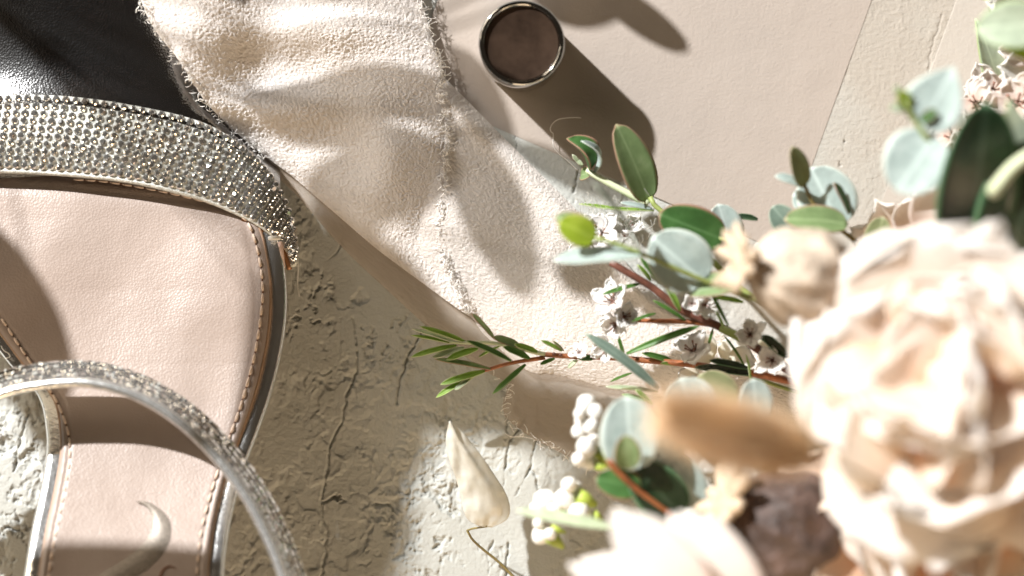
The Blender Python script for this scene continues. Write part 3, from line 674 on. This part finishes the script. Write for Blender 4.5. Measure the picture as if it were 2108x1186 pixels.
    leaf(t, (1320, 1005, 5.6), (1225, 985, 5.6), 66, 'eud', (.1, .1, 1), 'oval', .1, .04)
    leaf(t, (1405, 1062, 5.2), (1295, 952, 5.6), 104, 'dark', (.2, -.1, 1), 'oval', .1, .05)
    leaf(t, (1440, 1040, 4.8), (1372, 935, 5.0), 84, 'pale', (-.1, .1, 1), 'oval', .06, .03)
    leaf(t, (1430, 868, 4.6), (1402, 778, 4.6), 116, 'pale', (0, .1, 1), 'oval', .06, .02)
    leaf(t, (1560, 870, 4.4), (1550, 780, 4.6), 74, 'pale', (.1, .1, 1), 'oval', .06, .02)
    leaf(t, (1500, 850, 3.2), (1440, 770, 3.2), 100, 'olive', (.1, 0, 1), 'oval', .06, .02)

    t = root('leafy_sprig', 'glossy dark green broad leaves with a pale midrib behind the peach bloom', 'leaf', 2100, 480)
    stem(t, [(2125, 315, 9.6), (2085, 345, 9.4), (2052, 385, 9.2), (2045, 395, 9.0)], 11, 'stemp', r1=14)
    leaf(t, (1985, 530, 7.0), (2030, 208, 9.0), 170, 'dark', (.15, -.1, 1), 'oval', .06, .05)
    leaf(t, (2070, 560, 7.0), (2140, 280, 8.2), 200, 'dark', (.1, -.1, 1), 'oval', .06, .05)
    leaf(t, (2120, 450, 7.2), (2075, 205, 8.2), 110, 'mint', (.4, -.1, .9), 'ovate', .05, .05)
    stem(t, [(2070, 560, 7.0), (2120, 650, 5), (2200, 760, 2.4)], 7, 'stemo')

    t = root('leafy_sprig', 'long pale mint leaf pressed against the card edge under white blossoms', 'leaf', 2060, 200)
    leaf(t, (2066, 232, 1.8), (2008, 38, 2.4), 82, 'mint', (.55, -.1, .8), 'ovate', .1, .05)
    leaf(t, (2060, 190, 1.5), (2011, 40, 1.7), 34, 'olive', (-.6, 0, .6), 'ovate', .1, .05)
    stem(t, [(2062, 225, 1.8), (2085, 290, 2.2), (2150, 380, 2.6)], 5, 'stemg')
    t = root('leafy_sprig', 'blurred mint leaf with a lime underside above the white blossom', 'leaf', 2110, 60)
    leaf(t, (2150, 50, 7.6), (2010, 62, 7.8), 104, 'mint', (.05, .2, 1), 'oval', .1, .05)
    leaf(t, (2150, 110, 7.0), (2056, 84, 7.2), 52, 'lime', (.05, .2, 1), 'oval', .1, .05)
    leaf(t, (2080, -10, 3), (2015, -6, 3.2), 24, 'lime', (.05, .2, 1), 'oval', .1, .05)
    stem(t, [(2030, -20, 3.2), (2038, 20, 2.6), (2048, 60, 2.2)], 3, 'stemo'); stem(t, [(2150, 60, 7.3), (2200, 140, 5), (2230, 260, 2)], 6, 'stemo')
euc()

# ------------------------------------------------------------------ waxflower
def waxbloom(parent, c, R, n, seed, axis=(0, 0, 1), mat='wax'):
    """white waxflower head: cup, petals, each its own part"""
    rng = random.Random(seed); ax = nrm(axis); s = nrm(np.cross(ax, [.31, .2, 1.1])); b = np.cross(ax, s); c = np.asarray(c)
    V, F = lathe([(.0002*R/.001*.2, -R*.55), (R*.16, -R*.5), (R*.22, -R*.1), (R*.18, .02*R), (R*.02, -.02*R)], c, ax, 10); mk('flower_cup', V, F, MAT['waxc'], parent)
    for k in range(n+3):
        a = 6.283*k/(n+3)*2.3+rng.gauss(0, .3); e = s*math.cos(a)+b*math.sin(a); petal(parent, c+e*R*.12, e+ax*rng.uniform(.0, .6), ax, R*rng.uniform(.7, 1.1), R*rng.uniform(.6, .85), .5*rng.random(), .35, .10, seed*50+k, mat)
    for k in range(5):
        a = 1.256*k+rng.random(); e = s*math.cos(a)+b*math.sin(a); V, F = tube([c+e*R*.1, c+e*R*.2+ax*R*.25, c+e*R*.28+ax*R*.42], [R*.03, R*.03, R*.06], 5); mk('stamen', V, F, MAT['waxc'], parent)
def wax():
    t = root('waxflower_sprig', 'waxflower sprig with a forked needle-leaved tip lying across the ribbon end', 'sprig', 1400, 745)
    stem(t, [(1122, 730, 1.5), (1180, 734, 1.5), (1250, 736, 1.6), (1330, 742, 1.7), (1400, 748, 1.8), (1480, 758, 2.0), (1565, 772, 2.2), (1700, 800, 2.4)], 5, 'stemr', n=40, r1=8)
    stem(t, [(925, 704, 1.6), (961, 706, 1.6), (1010, 706, 1.6), (1060, 715, 1.6), (1122, 730, 1.5)], 3, 'stemp', r1=5)
    stem(t, [(985, 766, 1.5), (1008, 760, 1.5), (1050, 748, 1.5), (1122, 736, 1.5)], 3.5, 'stemr', r1=4.5)
    N = [((961, 705), (864, 672), 13, 'needle', 1.9), ((940, 706), (848, 677), 10, 'needlew', 1.7), ((932, 707), (846, 690), 9, 'needle', 1.6), ((940, 711), (846, 735), 15, 'needle', 1.5), ((956, 716), (890, 736), 17, 'needlew', 1.4),
         ((984, 718), (919, 741), 19, 'needle', 1.7), ((1052, 743), (960, 701), 15, 'needled', 2.2), ((1018, 697), (970, 644), 13, 'eu', 2.1), ((1090, 738), (1036, 714), 18, 'needled', 1.9), ((1072, 714), (1014, 694), 22, 'eu', 1.9),
         ((1108, 726), (1058, 709), 16, 'needle', 1.9), ((1010, 760), (894, 739), 14, 'eu', 1.6), ((998, 764), (906, 792), 18, 'needle', 1.6), ((975, 775), (897, 819), 16, 'needle', 1.4), ((967, 780), (936, 803), 13, 'needlew', 1.6),
         ((1082, 750), (1014, 811), 14, 'needled', 1.5), ((1142, 738), (1112, 750), 10, 'needled', 1.6), ((1156, 722), (1114, 701), 11, 'needle', 1.9), ((1160, 722), (1138, 702), 7, 'stem', 1.8), ((1188, 741), (1169, 758), 12, 'needlew', 1.6), ((1222, 738), (1190, 738), 16, 'needled', 1.8),
         ((1030, 712), (985, 735), 7, 'needle', 1.4), ((1390, 747), (1322, 727), 16, 'needled', 2.0), ((1390, 752), (1360, 748), 10, 'needle', 2.0)]
    for b, tp, w, m, z in N: leaf(t, (*b, 1.55), (*tp, z), w, 'olive' if m == 'stem' else m, (0.25*((int(b[0]) % 3)-1), .35, .9), 'needle', .18, .05, name='needle_leaf')
    for x, y in ((1140, 729), (1154, 731), (1222, 737), (1238, 735)):
        V, F = blob_geo(P(x, y, .0165), .0006, (1, 1, 1), 8); mk('bud', V, F, MAT['stemb'], t)
    waxbloom(t, P(1194, 726, .0175), .0031, 5, 3, (-.3, .4, .7)); waxbloom(t, P(1428, 722, .021), .0062, 6, 5, (-.35, .5, .6)); waxbloom(t, P(1248, 715, .018), .0048, 5, 6, (-.2, -.3, .8))

    t = root('waxflower_sprig', 'waxflower sprig on a thick red-brown stem with white heads above the ribbon', 'sprig', 1500, 690)
    stem(t, [(1256, 540, 2.8), (1300, 566, 2.8), (1340, 590, 2.7), (1400, 636, 2.6), (1440, 656, 2.5), (1480, 672, 2.5), (1540, 705, 2.5), (1640, 772, 2.6), (1760, 830, 2.6)], 7, 'stemb', n=40, r1=10)
    stem(t, [(1310, 660, 2.4), (1360, 661, 2.4), (1410, 662, 2.4), (1470, 668, 2.45)], 4, 'stemr', r1=6)
    stem(t, [(1480, 672, 2.5), (1500, 683, 2.6), (1530, 695, 2.7)], 8, 'calyxs', r1=10) if False else stem(t, [(1484, 676, 2.55), (1505, 686, 2.7), (1528, 696, 2.8)], 8, 'stemg', r1=9)
    N = [((1318, 584), (1240, 606), 11, 'needled', 2.6), ((1290, 728), (1440, 671), 18, 'needled', 2.5), ((1355, 800), (1204, 686), 30, 'grey', 3.2), ((1400, 640), (1366, 575), 17, 'needle', 3.0), ((1360, 585), (1318, 530), 12, 'needled', 2.9), ((1340, 578), (1312, 545), 12, 'needle', 2.8),
         ((1412, 660), (1344, 618), 10, 'needled', 2.6), ((1350, 645), (1300, 662), 9, 'needled', 2.6), ((1285, 732), (1272, 690), 9, 'needled', 2.2), ((1530, 622), (1470, 612), 14, 'needle', 3.2), ((1500, 672), (1452, 580), 9, 'needled', 3.3), ((1490, 672), (1474, 640), 7, 'needle', 3.0),
         ((1458, 712), (1468, 676), 7, 'needled', 2.4), ((1535, 758), (1490, 690), 7, 'needled', 2.4), ((1560, 772), (1430, 756), 22, 'dark', 2.3), ((1540, 758), (1460, 742), 18, 'dark', 2.4), ((1620, 735), (1570, 690), 26, 'dark', 2.9), ((1602, 722), (1560, 690), 14, 'dark', 2.7),
         ((1300, 768), (1256, 786), 7, 'needled', 2.0), ((1355, 806), (1245, 796), 12, 'needlew', 2.4), ((1355, 806), (1280, 800), 8, 'olive', 2.5), ((1342, 832), (1308, 802), 13, 'needle', 2.6), ((1335, 826), (1280, 812), 11, 'needle', 2.4), ((1545, 782), (1536, 730), 6, 'needle', 2.6)]
    for b, tp, w, m, z in N: leaf(t, (*b, z-.15), (*tp, z+.1), w, m, (.2*((int(b[1]) % 3)-1), .3, .9), 'needle', .18, .06, name='needle_leaf')
    for k, (x, y, z, R, ax) in enumerate([(1262, 622, 2.6, .0062, (-.5, .5, .6)), (1285, 652, 2.4, .0045, (.3, .2, .8)), (1268, 668, 2.1, .0045, (-.4, -.3, .7)), (1235, 480, 2.2, .0065, (-.2, .3, .8)), (1212, 504, 2.0, .0055, (-.3, -.2, .8)), (1290, 470, 1.9, .0055, (.1, .6, .6)), (1425, 625, 3.0, .0032, (0, 0, 1)), (1452, 628, 2.7, .004, (.1, .1, 1)), (1545, 690, 2.9, .0050, (-.2, .3, .8)), (1590, 742, 2.7, .005, (-.3, -.1, .8))]):
        waxbloom(t, P(x, y, z*CM), R, 5, 20+k, ax, 'wax')
    rng = random.Random(3); parts = []
    for _ in range(160):
        x = rng.gauss(1250, 42); y = rng.gauss(480, 26); a = rng.uniform(.4, 2.6); L = rng.uniform(14, 44); p0 = P(x, y, .02); p1 = P(x+math.cos(a)*L*.6, y-math.sin(a)*L*.6, .022); p2 = P(x+math.cos(a+.3)*L, y-math.sin(a+.3)*L, .0225); parts.append(tube([p0, p1, p2], .00009, 3, False))
    V, F = merge(parts); o = mk('flower_fluff', V, F, MAT['bud'], t); o['kind'] = 'stuff'

    t = root('white_blossom', 'flat white blossom with broad petals beside the tip of the waxflower stem', 'flower', 1460, 740)
    for k, (b, d, L, W) in enumerate([((1470, 735), (-.9, .5), .0085, .010), ((1480, 728), (.8, .3), .009, .007), ((1440, 770), (-.9, -.5), .0075, .008), ((1460, 775), (.2, -1), .006, .009), ((1500, 735), (.9, -.2), .008, .008), ((1560, 705), (.9, -.6), .009, .0055)]):
        petal(t, P(*b, .012+.001*k), (*d, .15), (0, 0, 1), L, W, .25, .2, .06, 700+k, 'ivory')
    stem(t, [(1475, 740, 1.2), (1560, 780, 1.6), (1680, 820, 1.8)], 4, 'stemg')
wax()

# ------------------------------------------------------------------ buds, dried petal, seed pods, bunny tail
def budspray(label, px, py, buds, cal, st, z):
    t = root('white_bud_spray', label, 'flower buds', px, py)
    for k, (x, y, r_) in enumerate(buds):
        V, F = blob_geo(P(x, y, z*CM+.001*((k*37 % 5)-2)), r_*S*.95, (1, 1, .95), 12, .07, k); mk('bud', V, F, MAT['bud'], t)
    for x, y, x2, y2, r_ in cal:
        V, F = tube(PP([(x, y, z), ((x+x2)/2, (y+y2)/2, z-.05), (x2, y2, z-.1)]), [r_*S, r_*S*.8, r_*S*.3], 10); mk('calyx', V, F, MAT['calyx'], t)
    stem(t, st, 5, 'stemg', r1=6)
budspray('spray of white buds beside the large pale disc leaf', 1205, 880, [(1208, 832, 21), (1226, 848, 17), (1193, 852, 12), (1196, 868, 13), (1218, 878, 17), (1190, 888, 15), (1225, 897, 14), (1207, 920, 22), (1226, 912, 16), (1193, 945, 16), (1212, 952, 15), (1200, 840, 14)], [(1232, 930, 1262, 962, 14), (1228, 955, 1262, 968, 12)], [(1262, 964, 4.9), (1300, 1000, 4.8), (1380, 1080, 4.4), (1480, 1150, 4)], 4.9)
budspray('spray of white buds with lime bases crossed by a thin pale blade', 1140, 1060, [(1122, 1032, 25), (1163, 1026, 23), (1171, 998, 16), (1104, 1048, 15), (1192, 1058, 25), (1114, 1102, 21), (1108, 1078, 12), (1132, 1100, 14), (1186, 1004, 13), (1140, 1050, 14)], [(1188, 1022, 1228, 1040, 19), (1142, 1050, 1172, 1064, 14), (1222, 1062, 1240, 1070, 12), (1132, 1104, 1160, 1128, 14), (1135, 1088, 1165, 1096, 9)], [(1170, 1064, 4.4), (1230, 1080, 4.3), (1330, 1120, 4), (1460, 1190, 3.6)], 4.4)
def dried():
    t = root('dried_petal', 'single cream papery petal on a bent brown stalk over the cracked plaster', 'petal', 980, 1000, None)
    a = lp([(925, 867), (918, 905), (924, 945), (940, 990), (950, 1030), (960, 1066), (985, 1083)], 40); b = lp([(927, 867), (948, 886), (985, 930), (1018, 978), (1040, 1013), (1050, 1045), (1043, 1070), (1012, 1086)], 40); V = []; E = []; VE = []
    for j in range(40):
        for i in range(21):
            u = i/20; q = a[j]*(1-u)+b[j]*u; v = j/39
            z = .017+.006*(1-v)+.0014*math.sin(math.pi*u)*math.sin(math.pi*min(v*1.05, 1))+.0016*math.exp(-((u-.55-.2*v)/.08)**2)*(1-v)+.0030*(float(fbm(q[0]/26, q[1]/40, 3, 201))-.5)
            V.append(P(q[0], q[1], z)); E.append(abs(2*u-1)); VE.append(.5)
    o = mk('petal_blade', V, gridF(21, 40), LEAFM['dry'], t, attrs=dict(edge=E, vein=VE)); solid(o, .0002, 0)
    stem(t, [(962, 1092, 1.0), (972, 1110, .8), (993, 1130, .55), (1030, 1160, .3), (1064, 1196, .2), (1100, 1240, .2)], 2.4, 'stemo', r1=3.6)
    stem(t, [(962, 1092, 1.0), (975, 1088, 1.4), (1002, 1084, 1.7)], 2.0, 'stemo')
    t = root('grass_blade', 'thin pale blade lying over the lime-based white buds', 'leaf', 1160, 1065)
    leaf(t, (1260, 1086, 6.6), (1062, 1050, 6.2), 30, 'needlew', (0, .4, .9), 'needle', .1, .03, name='blade'); stem(t, [(1258, 1085, 6.6), (1400, 1130, 6.4), (1560, 1220, 6)], 3, 'stemp')
dried()
def pod(label, name, c, axis, R, mat, crown, ncr, seed, st, stretch=1.15):
    t = root(name, label, 'seed pod', c[0], c[1]); C = P(c[0], c[1], c[2]*CM); ax = nrm(axis)
    prof = []
    for a in np.linspace(-88, 78, 26):
        q = math.radians(a); prof.append((R*math.cos(q)*(1-.12*math.sin(q)), R*stretch*math.sin(q)))
    V, F = lathe(prof, C, ax, 72, lambda a, h: 1+.055*np.cos(a*11)*(.4+.6*abs(h/R))+.05*np.sin(3*a+h*300+seed)+.03*np.sin(7*a-h*500))
    mk('capsule', V, F, MAT[mat], t)
    s = nrm(np.cross(ax, [0, .3, 1])); b = np.cross(ax, s); K = C+ax*R*stretch*.99
    V, F = lathe([(R*.22, -.1*R), (R*.20, .1*R), (R*.3, .22*R), (R*.25, .30*R), (.0001, .30*R)], K, ax, 24); mk('neck', V, F, MAT['podc'], t)
    rng = random.Random(seed)
    for k in range(ncr):
        a = 6.283*k/ncr; e = s*math.cos(a)+b*math.sin(a); V, F, A = petal_geo(K+ax*R*.22+e*R*.1, e+ax*rng.uniform(0, .5), ax, crown*rng.uniform(.7, 1.15), crown*.42, .25, -.9, .10, seed+k, 7, 7, tipcurl=-.8)
        o = mk('crown_ray', V, F, MAT['podc'], t); solid(o, .0006, 0)
    stem(t, st, 9, 'stemo')
pod('pale beige ribbed poppy pod with a tan ray crown over the green eucalyptus', 'poppy_pod', (1642, 568, 7.4), (-.90, .20, .30), .0132, 'pod', .0098, 12, 5, [(1735, 615, 7.6), (1800, 690, 6), (1950, 760, 4.0)], 1.08)
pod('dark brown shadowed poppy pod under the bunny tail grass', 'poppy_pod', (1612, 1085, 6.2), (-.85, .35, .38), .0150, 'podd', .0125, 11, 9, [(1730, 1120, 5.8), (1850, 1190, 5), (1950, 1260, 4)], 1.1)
def bunny():
    t = root('bunny_tail_grass', 'fuzzy brown bunny tail grass head above the pods', 'grass head', 1560, 920)
    A = P(1372, 852, .160); B = P(1676, 940, .148); ax = nrm(B-A); L = np.linalg.norm(B-A); R = .0094
    prof = [(max(.0001, R*.55*math.sin(math.pi*min(1, v*.96+.02))**.6), L*v) for v in np.linspace(0, 1, 22)]
    V, F = lathe(prof, A, ax, 24); mk('core', V, F, MAT['fuzzc'], t)
    rng = random.Random(2); s = nrm(np.cross(ax, [0, 0, 1])); b = np.cross(ax, s); Vv = []; Ff = []
    for _ in range(15000):
        v = rng.random(); a = rng.random()*6.283; r0 = R*.50*math.sin(math.pi*(v*.96+.02))**.6; e = s*math.cos(a)+b*math.sin(a); p = A+ax*L*v+e*r0; d = nrm(e*rng.uniform(.5, 1)-ax*rng.uniform(.5, 1.0)+np.array([rng.gauss(0, .2) for _ in range(3)]))
        sd = nrm(np.cross(d, [rng.gauss(0, 1) for _ in range(3)]))*.00016; l = rng.uniform(.0028, .0062)*(1.7 if rng.random() < .2 else 1); k = len(Vv); Vv += [p-sd, p+sd, p+d*l]; Ff.append((k, k+1, k+2))
    o = mk('hairs', Vv, np.array(Ff), MAT['fuzz'], t); o['kind'] = 'stuff'
    stem(t, [(1672, 939, 14.8), (1780, 980, 12.5), (1950, 1080, 8.0), (2150, 1230, 5)], 4, 'stemo', r1=5)
bunny()

# ------------------------------------------------------------------ large blooms
def blooms():
    t = root('peach_bloom', 'large open cream and peach ruffled bloom at the heart of the bouquet', 'flower', 1870, 780)
    bigflower(t, P(1940, 805, .116), (-.30, .06, 1), .0440, 36, 11, 'peach', 1.42)
    stem(t, [(1915, 790, 10), (2000, 860, 5), (2180, 960, 2)], 14, 'stemg')
    t = root('peach_bloom', 'loose peach bloom tucked below the larger cream bloom', 'flower', 2010, 1130)
    bigflower(t, P(2015, 1140, .092), (-.15, -.2, 1), .036, 17, 13, 'peach', 1.35)
    stem(t, [(2030, 1160, 7.0), (2120, 1200, 3), (2250, 1260, 1)], 14, 'stemg')
    t = root('peach_bloom', 'tan-peach bloom half hidden between the dark pod and the cream bloom', 'flower', 1780, 1110)
    bigflower(t, P(1795, 1112, .066), (-.2, -.1, 1), .028, 12, 17, 'peachd', 1.3)
    stem(t, [(1790, 1115, 5.6), (1900, 1180, 2.5), (2050, 1260, 1)], 12, 'stemg')
    t = root('blush_blossom', 'blurred pale blush bloom with long finger-like petals at the bouquet front', 'flower', 1330, 1120)
    for k, (b, d, L, W, z) in enumerate([((1470, 1270), (-.70, .72), .037, .017, 11.2), ((1560, 1290), (-.60, .80), .036, .020, 10.4), ((1420, 1290), (-.88, .46), .034, .018, 10.6), ((1390, 1320), (-.97, .22), .030, .020, 9.6)]):
        petal(t, P(*b, z*CM), (*d, .02), (0, 0, 1), L, W, -.18, -.10, .03, 900+k, 'blush')
    stem(t, [(1450, 1260, 9.0), (1560, 1330, 7), (1700, 1400, 4)], 12, 'stemg')
    t = root('ivory_blossom', 'ivory bloom barely showing under the finger-petalled blush bloom', 'flower', 1200, 1200)
    for k, (b, d, L, W, z) in enumerate([((1280, 1260), (-.9, .45), .016, .016, 7.5), ((1290, 1250), (-.6, .8), .016, .016, 7.2), ((1260, 1270), (-1, .1), .018, .016, 7.8)]):
        petal(t, P(*b, z*CM), (*d, .1), (0, 0, 1), L, W, .3, .3, .06, 940+k, 'ivory')
    stem(t, [(1290, 1265, 7.4), (1420, 1340, 5), (1560, 1420, 3)], 10, 'stemg')
    t = root('blush_blossom', 'pale blush petals spread over the card edge behind the olive leaf', 'flower', 1830, 460)
    for k, (b, d, L, W, z) in enumerate([((1840, 520), (-.9, .42), .0165, .011, 2.2), ((1850, 500), (-.55, .85), .015, .013, 2.6), ((1880, 500), (.05, 1), .016, .014, 3.0), ((1850, 530), (-.95, -.1), .014, .012, 2.0), ((1900, 480), (.3, .95), .016, .013, 4.0)]):
        petal(t, P(*b, z*CM), (*d, .25), (0, 0, 1), L, W, .35, .35, .07, 960+k, 'blush' if k != 1 else 'peach')
    stem(t, [(1860, 515, 2.2), (1960, 620, 2.0), (2100, 700, 1.6)], 8, 'stemg')
    t = root('white_blossom', 'clustered white blossoms with brown stamens behind the near-black leaf', 'flower', 2000, 260)
    for k, (x, y, z, R) in enumerate([(2012, 215, 2.6, .0072), (1965, 285, 2.6, .0085), (2040, 190, 2.4, .008), (1990, 320, 3.0, .0075), (2090, 215, 3.0, .009)]): waxbloom(t, P(x, y, z*CM), R, 6, 60+k, (-.25, .2, .9), 'blush')
    stem(t, [(2000, 280, 2.2), (2080, 380, 2.0), (2180, 480, 1.6)], 6, 'stemo')
    for k, (x, y) in enumerate([(1945, 385), (1962, 400), (1950, 408), (1958, 368)]):
        V, F = blob_geo(P(x, y, .062), .0012, (1, 1, 1), 8); mk('bud', V, F, MAT['bud'], t)
    t = root('white_blossom', 'pure white many-petalled blossom by the pale paper card', 'flower', 2090, 20)
    for k in range(8):
        a = 1.6+k*.45; petal(t, P(2112, 22, .028+.0012*k), (math.cos(a), math.sin(a), .3), (0, 0, 1), .0135, .012, .3, .3, .08, 990+k, 'ivory')
    petal(t, P(2130, 110, .026), (-.9, .05, .2), (0, 0, 1), .012, .009, .3, .3, .06, 1001, 'blush'); petal(t, P(2130, 150, .026), (-.9, .1, .2), (0, 0, 1), .012, .010, .3, .3, .06, 1002, 'ivory')
    stem(t, [(2115, 25, 2.6), (2200, 120, 2.2), (2300, 260, 1.6)], 6, 'stemo')
blooms()

# ------------------------------------------------------------------ loose threads
def threads():
    for lab, pts, r_ in (('fine loose thread curling beside the chewed leaf on the card', [(1196, 243, .16), (1186, 242, .2), (1165, 243, .2), (1147, 247, .18), (1135, 258, .2), (1133, 270, .2), (1139, 276, .2), (1139, 300, .2), (1150, 316, .2), (1170, 332, .2), (1190, 352, .3)], .00012),
                         ('fine loose thread hanging from the rhinestone strap end', [(610, 488, .5), (612, 520, .4), (614, 550, .25), (613, 585, .1), (616, 610, .1)], .0001),
                         ('fine loose thread spanning two plaster cracks', [(1040, 892, .06), (1052, 899, .1), (1075, 899, .1), (1105, 905, .06)], .00012),
                         ('fine curled thread caught on the sandal edge', [(2, 712, 1.75), (8, 722, 1.85), (18, 728, 1.85), (20, 735, 1.8), (10, 738, 1.75)], .00012)):
        q = lp(pts, 40); V, F = tube([P(a, b, c*CM) for a, b, c in q], r_, 4); o = mk('loose_thread', V, F, MAT['thread'], loc=P(pts[0][0], pts[0][1], pts[0][2]*CM)); tag(o, lab, 'thread', 'loose threads')
threads()

# ------------------------------------------------------------------ unseen leaves added between lamp and table to cast shadows
def shade():
    rr = random.Random(6); vx, vy = -560, -560
    b = P(vx, vy); t = thing('added_vase', 'unseen ivory vessel added to hold the shadow-casting leaves', 'added_vase', b)  # added out of view only to carry the shadow-casting leaves
    V, F = lathe([(.0001, 0), (.022, 0), (.026, .01), (.028, .035), (.018, .06), (.013, .07), (.015, .078), (.012, .077), (.010, .07), (.015, .058), (.0001, .055)], [b[0], b[1], .0002], (0, 0, 1), 40); mk('body', V, F, MAT['bud'], t)
    t = thing('shade_leaves', 'unseen leaves added to cast shadows on ribbon, plaster and sandal', 'shadow_caster', (b[0], b[1], .02))  # invented leaves, each placed and sized to cast a wanted shadow
    hub = np.array([b[0], b[1], .075])
    k70 = 1/math.tan(EL)/S
    # shadow centre on the receiver (px), half sizes, turn, leaf height cm, receiver height cm
    L = [(690, 158, 200, 66, -10, 6, 1.3), (735, 325, 165, 84, -14, 7, 1.1), (950, 172, 40, 128, -26, 6, .6), (1190, -40, 110, 78, 10, 5.0, .1), (1310, 25, 120, 32, 36, 5, .1), (1000, 420, 62, 190, -24, 8, .6),
         (810, 600, 130, 66, 38, 11.5, 0), (745, 690, 72, 190, -5, 12, 0), (690, 525, 62, 72, 0, 11, 0), (910, 765, 170, 105, 25, 12.5, 0), (770, 880, 95, 130, 0, 14, 0), (1120, 850, 150, 62, 10, 13, 0), (755, 1050, 72, 190, 0, 17, 0), (684, 860, 60, 290, -4, 15, 0), (1222, 1080, 95, 140, 0, 17, 0), (1180, 350, 130, 30, 24, 6, .05), (1215, 560, 60, 50, 0, 9, .4),
         (-2, 668, 300, 106, 59, 9, 1.5), (255, 1164, 285, 92, 4, 13, 4.2)]
    for sx, sy, a, c, rot, z, zr in L:
        g = P(sx, sy, zr*CM); z = z*CM; lamp = np.array(ko.location); ctr = g+(lamp-g)*(z-g[2])/(lamp[2]-g[2]); q = math.radians(-rot)
        if a >= c: ax = np.array([math.cos(q), math.sin(q), 0]); hl, hw = a*S, c*S
        else: ax = np.array([-math.sin(q), math.cos(q), 0]); hl, hw = c*S, a*S
        if np.dot(ctr-ax*hl-hub, ctr-ax*hl-hub) > np.dot(ctr+ax*hl-hub, ctr+ax*hl-hub): ax = -ax
        V, F, E, VE = leaf_geo(ctr-ax*hl, ctr+ax*hl, 2*hw, (0, 0, 1), 'oval', .05, .02)
        o = mk('leaf', V, F, LEAFM['gauzy' if zr in (1.3, 1.1, .6, .05) else 'shade_dark'], t, attrs=dict(edge=E, vein=VE)); solid(o, .0004, 0)
        p0 = hub+[rr.gauss(0, .002), rr.gauss(0, .002), 0]; p1 = ctr-ax*hl; mid = (p0+p1)/2+[0, 0, .02]
        V, F = tube(lp([p0-[0, 0, .05], p0, mid, p1], 20), .00045, 6); mk('shade_twig', V, F, MAT['stemb'], t)
shade()
